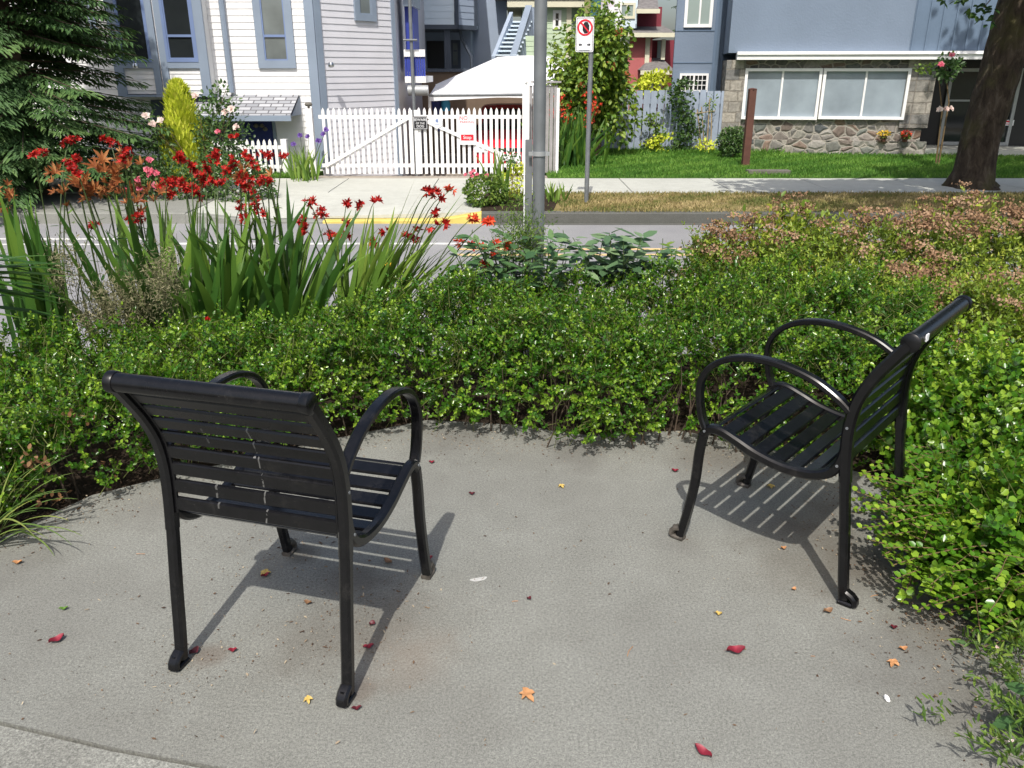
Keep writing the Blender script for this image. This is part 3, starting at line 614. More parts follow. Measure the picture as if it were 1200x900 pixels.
# red car, front towards the gate
t_ = thing('parked_car', 'red car parked under the white canopy behind the gate', 'car', (.02, 20, -.6))
def loft(mb, secs, cx):
    V = []; n = 12
    for (y, hw, z0, z1, tw) in secs:
        pts = [(-hw*.9, z0), (-hw, z0+.15), (-hw, (z0+z1)/2), (-hw*.5-tw*.5, z1-.06), (-tw, z1-.02), (-tw*.5, z1), (tw*.5, z1), (tw, z1-.02), (hw*.5+tw*.5, z1-.06), (hw, (z0+z1)/2), (hw, z0+.15), (hw*.9, z0)]
        V += [(cx+a, y, b) for a, b in pts]
    k = len(secs); F = [(i*n+j, i*n+(j+1) % n, (i+1)*n+(j+1) % n, (i+1)*n+j) for i in range(k-1) for j in range(n)]
    return mb.add(V, F+[tuple(range(n))[::-1], tuple((k-1)*n+j for j in range(n))])
cx, g0 = -.05, -.6
build(loft(MB(), [(18.35, .72, g0+.25, g0+.62, .62), (18.45, .80, g0+.2, g0+.74, .72), (19.3, .84, g0+.2, g0+.93, .74), (19.6, .85, g0+.2, g0+.96, .76), (21.8, .85, g0+.2, g0+.98, .76), (22.3, .8, g0+.25, g0+.9, .7), (22.4, .72, g0+.35, g0+.8, .6)], cx), 'body', M['carred'], t_, True)
build(loft(MB(), [(19.35, .76, g0+.88, g0+.95, .72), (20.0, .72, g0+.9, g0+1.38, .58), (20.5, .72, g0+.9, g0+1.44, .6), (21.6, .72, g0+.9, g0+1.42, .58), (22.2, .74, g0+.9, g0+.96, .68)], cx), 'cabin', M['carred'], t_, True)
mb = MB(); mb.add([(cx-.66, 19.36, g0+.965), (cx+.66, 19.36, g0+.965), (cx+.53, 19.93, g0+1.35), (cx-.53, 19.93, g0+1.35)], [(0, 1, 2, 3)]); build(mb, 'windscreen', M['glassdark'], t_)
for s_ in (-1, 1):
    build(MB().box((cx+s_*.60, 18.38, g0+.6), (.26, .12, .14)), 'headlight', M['signwhite'], t_)
    for y_ in (19.0, 21.6):
        w_ = build(MB().tube([(cx+s_*.68, y_, g0+.31), (cx+s_*.87, y_, g0+.31)], .31, 18), 'wheel', M['rubber'], t_, True)
        build(MB().tube([(cx+s_*.80, y_, g0+.31), (cx+s_*.88, y_, g0+.31)], .19, 14), 'rim', M['chrome'], w_, True)
    mb = MB(); mb.box((cx+s_*.70, 20.55, g0+1.15), (.02, 1.1, .3)); build(mb, 'side_window', M['glassdark'], t_)
    build(MB().box((cx+s_*.93, 19.75, g0+1.0), (.16, .1, .11)), 'mirror', M['carred'], t_)
build(MB().box((cx, 18.34, g0+.42), (.5, .03, .12)), 'number_plate', M['signwhite'], t_); build(MB().box((cx, 18.37, g0+.58), (.7, .06, .08)), 'grille', M['signshadeblack'], t_)
# bundled things left of car
t_ = thing('folded_parasol', 'dark blue folded parasol leaning under the canopy beside the house', 'parasol', (-1.25, 18.6, -.55))
p0, p1 = W(520, 190, 18.6), W(510, 112, 18.6); p0[2] = -.55
build(MB().tube([p0, p1], .02, 6), 'pole', M['galv'], t_); build(MB().tube([p0*.45+p1*.55, p1], [.05, .12], 8), 'cloth', M['navy'], t_)
p0, p1 = W(523, 130, 18.7), W(521, 112, 18.7)
t_ = thing('beach_bag', 'light blue bag hung under the left end of the canopy', 'bag', p0)
build(MB().tube([p0, (p0+p1)/2, p1], [.09, .11, .04], 10), 'bag', paint('light_blue_cloth', (.06, .35, .62), .7), t_, True)

# ---- houses behind
t_ = thing('pale_blue_house', 'pale blue and slate house with covered porch and outside stair', 'house', (-1.5, 30, -.6))
P1 = Wall((-3.2, 26), 0)
a0, zb = P1.px(465, 29); a1, _ = P1.px(534, 29)
build(lap(P1, a0-1.5, a1, zb, 6.5, .18), 'upper_siding', M['lightblue'], t_)
mb = MB(); P1.box(mb, a0-1.5, a1, zb, 6.5, -4, 0); build(mb, 'upper_wall', M['lightblue'], t_)
P2 = Wall(P1.pt(a1, 0)[:2], R(50)); a2, _ = P2.px(557, 30)
build(lap(P2, 0, a2, zb, 6.5, .18), 'angled_siding', M['slate'], t_)
q = P2.pt(a2, 0); mb = MB(); mb.prism([(P1.pt(a1, 0)[0]-.05, 26.05), (q[0]-.02, q[1]+.05), (q[0]-.02, 30), (P1.pt(a1, 0)[0]-.05, 30)], zb, 6.5); build(mb, 'angled_wall', M['slate'], t_)
mb = MB(); P1.box(mb, a0-1.5, a1+.05, zb-.12, zb, -4, .06); P2.box(mb, 0.05, a2, zb-.12, zb, -.4, .06); P2.box(mb, -.05, .08, zb, 6.5, 0, .05); P2.box(mb, a2-.06, a2+.06, zb, 6.5, 0, .05); build(mb, 'trim', M['slatedark'], t_)
P3 = Wall((-3.2, 28.2), 0); b0, _ = P3.px(470, 60); b1, _ = P3.px(552, 60)
mb = MB(); P3.box(mb, b0-1, b1, -.6, zb-.05, -2, 0); build(mb, 'porch_wall', M['slate'], t_)
d0, dz1 = P3.px(500, 48, .05); d1, dz0 = P3.px(521, 80, .05); mb = MB(); P3.box(mb, d0, d1, dz0, dz1, 0, .04); build(mb, 'dark_doorway', M['signshadeblack'], t_)
d0, dz1 = P3.px(527, 47, .05); d1, dz0 = P3.px(540, 80, .05); window(P3, t_, d0, d1, dz0, dz1, .09, fm='slatedark', gm='glassgrey', sash=float((dz0+dz1)/2+.1))
mb = MB(); a, _ = P1.px(524, 50); P1.box(mb, a-.09, a+.09, .6, zb-.12, -.3, -.1); build(mb, 'porch_post', M['slatedark'], t_)
a, _ = P1.px(552, 50); build(MB().tube([P1.pt(a-.35, zb-.1, -.5), P1.pt(a-.3, zb-.35, -.5), P1.pt(a-.02, zb-.85, -.5), P1.pt(a, -.6, -.5)], .05, 6), 'drainpipe', M['slatedark'], t_, True)
d0, dz1 = P1.px(470, 82); d1, dz0 = P1.px(535, 98); build(lap(P1, d0, d1, dz0-.6, dz1, .18), 'porch_parapet', M['lightblue'], t_)
P4 = Wall((0, 30.2), R(4)); b0, _ = P4.px(550, 30); b1, _ = P4.px(594, 10)
mb = MB(); P4.box(mb, b0-.3, b1, -.6, 7, -4, 0); build(mb, 'side_wall', M['slate'], t_)
# outside stair
s0, s1 = W(583, 64, 27.5), W(602, 25, 29.0)
mb = MB(); nst = 9
for i in range(nst):
    f_ = i/(nst-1); p = s0*(1-f_)+s1*f_; mb.box((p[0]+.28, p[1], p[2]-.02), (.75-.12*f_, .3, .05)); mb.box((p[0]+.28, p[1]+.14, p[2]-.1), (.75-.12*f_, .02, .16))
build(mb, 'stair_treads', M['lightblue'], t_)
for (du0, dv0, du1, dv1, w_) in ((576, 66, 597, 14, .45), (597, 66, 616, 6, .8)):
    p, q = W(du0, dv0, 27.3), W(du1, dv1, 29); mb = MB()
    V = [(p[0], p[1], -.6), (p[0]+w_*.25, p[1], -.6), (p[0]+w_*.25, p[1], p[2]), (p[0], p[1], p[2]), (q[0], q[1], -.6), (q[0]+w_*.25, q[1], -.6), (q[0]+w_*.25, q[1], q[2]), (q[0], q[1], q[2])]
    mb.add(V, [(0,1,2,3),(5,4,7,6),(3,2,6,7),(0,3,7,4),(1,5,6,2)]); build(mb, 'stair_side', M['slate'] if w_ < .6 else M['trimblue'], t_)
    if w_ > .6:
        r_ = W(636, 12, 29.2); mb = MB(); mb.add([(p[0]+.2, p[1]+.1, -.6), (r_[0], r_[1], -.6), (r_[0], r_[1], r_[2]), (q[0]+.2, q[1], q[2]-.05), (p[0]+.2, p[1]+.1, p[2])], [(0, 1, 2, 3, 4)]); build(mb, 'stair_back_panel', M['slate'], t_)
build(MB().box((-4.2, 28.2, 6.7), (5.5, 4.6, .3)), 'roof', M['roofdark'], t_)

t_ = thing('green_house', 'pale green house with cream trim behind the canopy', 'house', (2, 31, -.6))
P = Wall((0, 29.8), 0); b0, _ = P.px(612, 40); b1, _ = P.px(667, 40)
_, ze = P.px(640, 9)
build(lap(P, b0, b1, -.6, ze, .16), 'siding', M['green'], t_); mb = MB(); P.box(mb, b0, b1, -.6, ze, -5, 0); build(mb, 'wall', M['green'], t_)
d0, dz1 = P.px(648, 12); d1, dz0 = P.px(657.5, 34); f_ = window(P, t_, d0, d1, dz0, dz1, .09, fm='white', gm='glassdark', sash=float((dz0+dz1)/2), sashmat='white')
mb = MB(); P.box(mb, b1-.1, b1+.06, -.6, ze, -.1, .06); P.box(mb, b0-.5, b1+.9, ze, ze+.22, -5, .32); build(mb, 'trim', M['cream'], t_)
PS = Wall(P.pt(b1+.06, 0)[:2], R(35)); build(lap(PS, 0, 1.5, -.6, ze, .16), 'side_siding', paint('grey_green_siding', (.25, .32, .24), .7), t_)
mb = MB(); PS.box(mb, .7, 1.1, .6, 3.0, .02, .06); build(mb, 'side_window', M['glassdark'], t_)
a0, _ = P.px(685, 5, 1); a1, _ = P.px(692, 5, 1); mb = MB(); _, zz = P.px(690, 19, 1); P.box(mb, a0, a1, zz, 6, .9, 1.1); build(mb, 'porch_post', M['olive'], t_)
a2, _ = P.px(704, 5, 1); mb = MB(); P.box(mb, a1+.01, a2, zz, 6, .92, 1.0); build(mb, 'teal_panel', M['teal'], t_)
a3, _ = P.px(720, 5, .6); _, z3 = P.px(710, 11, .6); mb = MB(); P.box(mb, a2+.02, a3, z3, 6, -3, .6); build(mb, 'bay', paint('lilac_panel', (.6, .55, .62), .6), t_)
mb = MB(); P.box(mb, a2-.1, a3+.12, z3-.18, z3-.005, -3, .66); P.box(mb, a3, a3+.12, z3, 6, .5, .68); build(mb, 'bay_trim', M['white'], t_)
mb = MB(); P.box(mb, b0-.9, b1+.6, ze+.22, ze+.5, -5, .36); build(mb, 'roof', M['roofdark'], t_)
x0_, z0_ = P.px(613, 42, 1.5); x1_, z1_ = P.px(638, 66, 1.5); build(lap(Wall((0, 28.3), 0), x0_, x1_, -.6, z0_, .16), 'low_wing', M['green'], t_)

t_ = thing('red_house', 'red Victorian house with cream trim and grey hipped roofs', 'house', (6.5, 40, -.6))
P = Wall((0, 38), R(0))
def pb(mb, u0, v0, u1, v1, d0, d1): return P.bx(mb, u0, v0, u1, v1, d0, d1)
mb = MB(); pb(mb, 737, 44, 760, 130, -5, 0); build(mb, 'wall', M['red'], t_)
mb = MB(); pb(mb, 758, 47, 786, 130, -5, -.7); build(mb, 'recessed_wall', M['darkred'], t_)
mb = MB(); pb(mb, 745, 8, 774, 44, -5, -.8); build(mb, 'upper_wall', M['darkred'], t_)
mb = MB(); pb(mb, 723, -20, 746, 33, -3, .1); build(mb, 'dormer', M['lightblue'], t_)
d0, dz1 = P.px(725, 3, .1); d1, dz0 = P.px(744, 22, .1); window(P, t_, d0, d1, dz0, dz1, .1, d=.1, fm='cream', gm='blindgreen', mull=float((d0+d1)/2))
def hip(u0, u1, ve, ur0, ur1, vr, dep, fr=.5, nm='roof'):
    A = W(u0, ve, 38-fr); B = W(u1, ve, 38-fr); C_ = W(ur0, vr, 38+dep*.4); D_ = W(ur1, vr, 38+dep*.4); mb = MB()
    mb.add([A, B, D_, C_, A-[0, 0, .18], B-[0, 0, .18], B+[0, dep, 0], A+[0, dep, 0]], [(0, 1, 2, 3), (4, 5, 1, 0), (1, 6, 2), (0, 3, 7), (2, 6, 7, 3)]); r_ = build(mb, nm, M['roofdark'], t_)
    build(MB().box(tuple((A+B)/2-[0, .02, .10]), (B[0]-A[0]+.1, .08, .17)), 'fascia', M['cream'], r_)
hip(733, 791, 38, 745, 772, 27, 4); hip(747, 772, 10, 750, 770, -6, 3); hip(752, 790, 82, 760, 775, 67, 2, 1.2)
mb = MB(); pb(mb, 757, 44, 760, 84, 0, .08); pb(mb, 776, 46, 779, 70, -.2, .0); pb(mb, 763, 88, 765, 108, .5, .7); pb(mb, 772, 86, 775, 110, .5, .7); build(mb, 'corner_trim', M['cream'], t_)
mb = MB(); pb(mb, 771, 48, 778, 68, -.69, -.6); build(mb, 'window', M['blindgreen'], t_); mb = MB(); pb(mb, 763, 89, 772, 100, -.6, -.5); build(mb, 'porch_window', M['glassdark'], t_)
mb = MB(); pb(mb, 727, 44, 737, 65, -.3, .1); pb(mb, 722, -5, 727, 45, .2, .4); build(mb, 'white_trim', M['white'], t_)
t_ = thing('garden_shrub', 'yellow-green flowering shrub just behind the blue board fence', 'shrub', (5.2, 30, -.6))
def bush(name, parent, c, rad, n, L, Wd, mat, shell=.55, seed=1, droop=0., fold=.12, amp=.25, up=.3):
    c = np.array(c, float); rad = np.array(rad, float); d = rdir(n); r = shell+(1-shell)*rng.random(n)**.6
    bump = 1+amp*noise3(d*2.2, seed, 1.4); P = c+d*(r*bump)[:, None]*rad
    D = unit(d+rng.normal(size=(n, 3))*.7+np.array([0, 0, -droop])); N = unit(d*.5+np.array([0, -.25, up+.3])+rng.normal(size=(n, 3))*.45)
    return leaves(name, P, D, N, L*(.6+.8*rng.random(n)), Wd*(.7+.6*rng.random(n)), mat, parent, fold=fold)
c = W(775, 100, 30); bush('foliage', t_, c, (.9, .5, .45), 700, .14, .09, M['cypress']); build(MB().tube([(c[0], 30, -.6), c], .05, 6), 'stem', M['bark'], t_)

# ---- blue stucco apartment building with stone base on the right
A = thing('blue_building', 'blue stucco apartment building with stone-faced ground floor', 'building', (9, 22, S0))
O1 = G(843, 178, S0); RA = R(-10)
B1_ = Wall((O1[0], O1[1]), RA)
_, zband0 = B1_.px(855, 70, .33); _, zband1 = B1_.px(855, 60.5, .33)
sR = B1_.px(1080, 150)[0]
mb = MB(); B1_.box(mb, 0, 12, zband1-.02, 9, -9, .12); build(mb, 'upper_wall', M['bluestucco'], A)
mb = MB(); B1_.box(mb, .02, sR, S0-.6, zband0, -8.9, 0); build(mb, 'stone_wall', M['rubble'], A)
mb = MB(); B1_.box(mb, .18, 12, zband0, zband1, -.1, .30); B1_.box(mb, .18, 12, zband0+.10, zband1-.05, .3, .335); build(mb, 'band_course', M['white'], A)
a0, _ = B1_.px(873, 100, .05); a1, _ = B1_.px(1060, 100, .05)
mb = MB(); B1_.box(mb, -.01, a0-.02, S0-.3, zband0-.004, 0, .06); build(mb, 'stone_pier', M['ashlar'], A); mb = MB(); B1_.box(mb, a1+.02, sR+.1, .42, zband0-.004, -.3, .05); build(mb, 'stone_pier', M['ashlar'], A)
zl = B1_.px(1000, 165, .1)[1]; mb = MB(); B1_.box(mb, .5, sR+.12, S0-.3, zl, .0, .12); build(mb, 'stone_ledge', M['rubble'], A)
for (u0, u1, um) in ((873, 960, 915.5), (965, 1062, 1013)):
    a0, z1 = B1_.px(u0+1, 80, .08); a1, z0 = B1_.px(u1-3, 140.5, .08); am, _ = B1_.px(um, 110, .08)
    f_ = window(B1_, A, a0, a1, z0, z1, .06, d=0, proud=.09, fm='white', gm='blind', mull=float(am))
a0, _ = B1_.px(1070, 30, .12); mb = MB(); B1_.box(mb, a0, 12, zband1, 9, .12, .14)
for i in range(36): B1_.box(mb, a0+.02+i*.26, a0+.05+i*.26, zband1, 9, .14, .165)
build(mb, 'board_panel', M['bluestuccod'], A)
# entrance recess
B2 = Wall(B1_.pt(0, 0, -1.3)[:2], RA); e0 = sR-.3
mb = MB(); B2.box(mb, e0, 12, S0-.3, zband0+.1, -.4, 0); build(mb, 'entrance_wall', M['signshadeblack'], A)  # black coat stands in for the shade inside the entrance
mb = MB(); B1_.box(mb, sR, 12, S0-.3, S0+.12, -1.29, -.1); build(mb, 'entrance_step', M['walk'], A)
d0, _ = B2.px(1108, 120, .1); d1, _ = B2.px(1192, 120, .1); dz = S0+.13; _, dz1 = B2.px(1125, 80, .1)
f_ = window(B2, A, d0, d1, dz, dz1, .07, d=.01, proud=.08, fm='galvlight', gm='glassdark', sash=float(B2.px(1140, 118, .1)[1]), sashmat='galvlight')
a, z = B2.px(1181, 144, .12); q = B2.pt(a, z, .12); s_ = MB(); B2.box(s_, a-.14, a+.14, z-.06, z+.06, .07, .085); sg = build(s_, 'door_notice', M['signwhite'], A)
s_ = MB(); B2.box(s_, a-.05, a+.05, z+.01, z+.045, .085, .088); B2.box(s_, a-.1, a+.1, z-.035, z-.02, .085, .088); build(s_, 'notice_print', M['signred'], sg)
# left wing
B3 = Wall((O1[0]-.05, O1[1]+1.6), R(-3)); a0, _ = B3.px(790, 60); a1, _ = B3.px(838, 60)
q0 = B3.pt(a0, 0); q1 = B3.pt(a1, 0); mb = MB(); mb.prism([q0[:2], q1[:2], (q1[0]+.3, q1[1]+7), (q0[0]*1.36, q0[1]+7)], -.9, 9); build(mb, 'wing_wall', M['bluestucco'], A)
mb = MB(); B3.box(mb, a1+.002, a1+.6, -.9, 9, -7, -.35); build(mb, 'wing_return', M['bluestuccod'], A)
mb = MB()
for z in (B3.px(800, 36)[1], B3.px(800, 92)[1]+.35): B3.box(mb, a0, a1, z-.012, z+.012, 0, .012)
B3.box(mb, a1-.05, a1+.01, -.9, 9, .0, .02); build(mb, 'stucco_joint', M['bluestuccod'], A)
d0, _ = B3.px(802, 20, .05); d1, z0 = B3.px(834, 32, .05); window(B3, A, d0, d1, z0, z0+1.3, .07, fm='white', gm='blindgreen', mull=float(B3.px(820, 20, .05)[0]))
d0, z1 = B3.px(797, 86, .05); d1, z0 = B3.px(829, 108, .05); zs = [z0+.05+(z1-z0-.1)*k/3 for k in (1, 2)]; ms = [d0+.05+(d1-d0-.1)*k/6 for k in range(1, 6)]
f_ = window(B3, A, d0, d1, z0, z1, .05, fm='white', gm='glassdark', mull=float((d0+d1)/2))
mb = MB()
for z in zs: B3.box(mb, d0+.05, d1-.05, z-.008, z+.008, .05, .062)
for m_ in ms: B3.box(mb, m_-.008, m_+.008, z0+.05, z1-.05, .05, .06)
build(mb, 'security_grille', M['white'], f_)
# orange flowers on the ledge
for u, v, m_, lab in ((1036, 158, 'yellow', 'small orange flowering pot plant on the stone ledge'), (1061, 159, 'orangeredflower', 'red flowering pot plant at the right end of the stone ledge')):
    a, z = B1_.px(u, v, .2); q = np.array(B1_.pt(a, zl, .2)); t_ = thing('pot_plant', lab, 'plant', q)
    build(MB().lathe(tuple(q), [(.05, 0), (.07, .1), (.075, .11)], 10), 'pot', M['brownwood'], t_, True)
    bush('leaves', t_, q+[0, 0, .12], (.10, .07, .06), 60, .05, .03, M['bush']); bush('flowers', t_, q+[0, -.02, .17], (.11, .07, .06), 90, .04, .035, M[m_], seed=4)

# ---- blue board fence
t_ = thing('wooden_fence', 'faded blue vertical board fence beside the blue building', 'fence', (2.8, 19.3, S0))
Fw = Wall((.9, 19.35), R(-1)); s1 = Fw.px(846, 140)[0]; _, zt = Fw.px(780, 106)
mb = MB(); s = 0; k = 0
while s < s1:
    w_ = .135; zz = zt+(.0 if s > 1.6 else .03)+random.uniform(-.012, .012); dd = random.uniform(0, .006); Fw.box(mb, s, s+w_, S0+.03+random.uniform(0, .06), zz, dd, dd+.02); s += .155+random.uniform(-.004, .008)
build(mb, 'boards', M['fenceblue'], t_)
mb = MB(); Fw.box(mb, 0, s1, S0+.25, S0+.34, -.06, -.005); Fw.box(mb, 0, s1, zt-.28, zt-.19, -.06, -.005); build(mb, 'rail', M['fenceblue'], t_)
for s_ in (0.05, 2.2, s1-.05): mb = MB(); Fw.box(mb, s_-.05, s_+.05, S0, zt-.05, -.16, -.062); build(mb, 'post', M['fenceblue'], t_)
# brown post and plaque
c = G(873, 195, S0); t_ = thing('wooden_post', 'slim dark brown wooden post standing on the lawn', 'post', c); zt = W(875, 105, c[1])[2]
build(MB().box((c[0], c[1], (S0+zt)/2), (.13, .13, zt-S0)), 'shaft', M['brownwood'], t_); build(MB().lathe((c[0], c[1], zt), [(.085, 0), (.085, .015), (.01, .03)], 4), 'cap', M['brownwood'], t_)
c = G(901, 204, S0); o = build(MB().box((c[0], c[1]+.05, S0+.03), (.75, .22, .07)), 'ground_plaque', M['stonetrim'], loc=(c[0], c[1], S0)); tag(o, 'flat stone plaque lying in the lawn near the brown post', 'plaque')

# ------------------------------------------------------------------ signs and poles
c = np.array([W(630.5, 290, 8.45)[0], 8.45, -.17]); t_ = thing('steel_pole', 'thick grey steel pole beside the road in the middle of the view', 'pole', c)
slab('pole_island', rect(c[0]-.5, 4.0, c[0]-.49, 4.01), -.5, M['soil'])
# the pole stands on the near side, behind the hedge
py = 5.35-.5
c = np.array([W(630.5, 290, py)[0], py, -.17]); t_.location = c
build(MB().tube([(c[0], py, -.17), (c[0]+.0, py, 1.2), (c[0]+.0, py, 4.5)], [.036, .0352, .034], 20), 'shaft', M['galv'], t_, True)
build(MB().tube([(c[0], py, -.18), (c[0], py, -.02), (c[0], py, .0)], [.07, .07, .045], 20), 'base_collar', M['galv'], t_, True)
zc = W(631, 180, py)[2]
cl = build(MB().tube([(c[0], py, zc-.012), (c[0], py, zc+.012)], .042, 20), 'clamp', M['galvlight'], t_, True)
build(MB().box((c[0]+.045, py-.01, zc), (.03, .02, .02)).box((c[0]-.045, py-.01, zc), (.03, .02, .02)), 'clamp_lug', M['galvlight'], cl)
# narrow channel with white edge clamped to it
zt = W(618, 164, py)[2]; x0, x1 = W(614.5, 200, py)[0], W(624, 200, py)[0]
t_ = thing('marker_panel', 'narrow grey panel with a white edge clamped left of the steel pole', 'panel', ((x0+x1)/2, py, -.17))
build(MB().box(((x0+x1)/2+.002, py+.03, (zt-.17)/2), (x1-x0-.006, .012, zt+.17)), 'panel', M['galv'], t_); build(MB().box((x0, py+.028, (zt-.17)/2), (.007, .03, zt+.17)), 'edge', M['signwhite'], t_)
# no stopping sign across the road
c = G(687, 237, S0); t_ = thing('traffic_sign', 'no stopping sign with red ring and two arrows on a slim steel post', 'sign', c)
zt = W(685, 20, c[1])[2]; zb = W(685, 61, c[1])[2]; sw = .245
build(MB().tube([(c[0], c[1], S0), (c[0], c[1], zt-.02)], .032, 12), 'post', M['galv'], t_, True)
cx_, cy_, cz_ = W(685, 40.5, c[1])[0], c[1]-.045, (zt+zb)/2; sh = zt-zb
def rrect(w, h, r, n=5): return [(sx*(w/2-r)+r*math.cos(a), sz*(h/2-r)+r*math.sin(a)) for sx, sz, a0 in ((1, 1, 0), (-1, 1, 90), (-1, -1, 180), (1, -1, 270)) for a in [R(a0+90*k/n) for k in range(n+1)]]
def flat(poly, cx, cz, y, t): n = len(poly); return MB().add([(cx+a, y, cz+b) for a, b in poly]+[(cx+a, y+t, cz+b) for a, b in poly], [tuple(range(n))[::-1], tuple(range(n, 2*n))]+[(k, (k+1) % n, n+(k+1) % n, n+k) for k in range(n)])
def ring(cx, cz, y, r0, r1, n=40, t=.002):
    V = [(cx+r*math.cos(2*math.pi*k/n), yy, cz+r*math.sin(2*math.pi*k/n)) for yy in (y, y+t) for r in (r0, r1) for k in range(n)]; F = []
    for k in range(n): j = (k+1) % n; F += [(k, j, n+j, n+k), (k, 2*n+k, 2*n+j, j), (n+k, n+j, 3*n+j, 3*n+k)]
    return MB().add(V, F)
pw = .235
pl = build(flat(rrect(pw, sh, .02), cx_, cz_, cy_, .004), 'plate', M['signwhite'], t_)
o1 = rrect(pw-.02, sh-.02, .015); o2 = rrect(pw-.032, sh-.032, .01); n = len(o1)
build(MB().add([(cx_+a, cy_-.002, cz_+b) for a, b in o1]+[(cx_+a, cy_-.002, cz_+b) for a, b in o2], [(k, (k+1) % n, n+(k+1) % n, n+k) for k in range(n)]), 'border', M['signshadeblack'], pl)
rc = cz_+sh*.20
build(flat([(.042*math.cos(R(22.5+45*k))/math.cos(R(22.5))*1.05, .062*math.sin(R(22.5+45*k))/math.cos(R(22.5))*1.1) for k in range(8)], cx_+.012, rc-.002, cy_-.003, .002), 'stop_symbol', M['signshadeblack'], pl)
build(ring(cx_, rc, cy_-.005, .078, .100), 'ring', M['signred'], pl)
mb = MB().box((cx_, cy_-.006, rc), (.165, .002, .018), M=Matrix.Rotation(R(47), 3, 'Y')); build(mb, 'slash', M['signred'], pl)
mb = MB()
for s_ in (-1, 1):
    ax, az = cx_+s_*.056, cz_-sh*.29
    mb.add([(ax+s_*.024, cy_-.003, az), (ax+s_*.0, cy_-.003, az+.02), (ax+s_*.0, cy_-.003, az-.02)], [(0, 1, 2)]); mb.box((ax-s_*.012, cy_-.003, az), (.024, .002, .014))
build(mb, 'arrow', M['signshadeblack'], pl)
build(MB().box((cx_, cy_-.003, zb+.022), (.14, .002, .008)), 'small_print', M['signgrey'], pl)

# ------------------------------------------------------------------ the two slatted chairs
POST = catmull([(0, .02), (.012, .1), (.03, .25), (.05, .40), (.062, .5), (.066, .6), (.053, .69), (.018, .77), (-.03, .845), (-.058, .885)])
SEATR = catmull([(.064, .55), (.072, .49), (.09, .45), (.12, .425), (.17, .408), (.25, .404), (.34, .420), (.42, .448), (.475, .465), (.515, .462), (.537, .437)])
FLEG = catmull([(.537, .437), (.547, .36), (.553, .25), (.57, .13), (.592, .02)])
ARM = catmull([(.072, .65), (.115, .682), (.19, .720), (.29, .743), (.39, .744), (.47, .724), (.53, .684), (.563, .625), (.563, .56), (.549, .50), (.532, .462)])
def resample(P, n):
    P = np.array(P); d = np.r_[0, np.cumsum(np.linalg.norm(np.diff(P, axis=0), axis=1))]; s = np.linspace(0, d[-1], n)
    return [(np.array([np.interp(x, d, P[:, 0]), np.interp(x, d, P[:, 1])])) for x in s], d[-1]
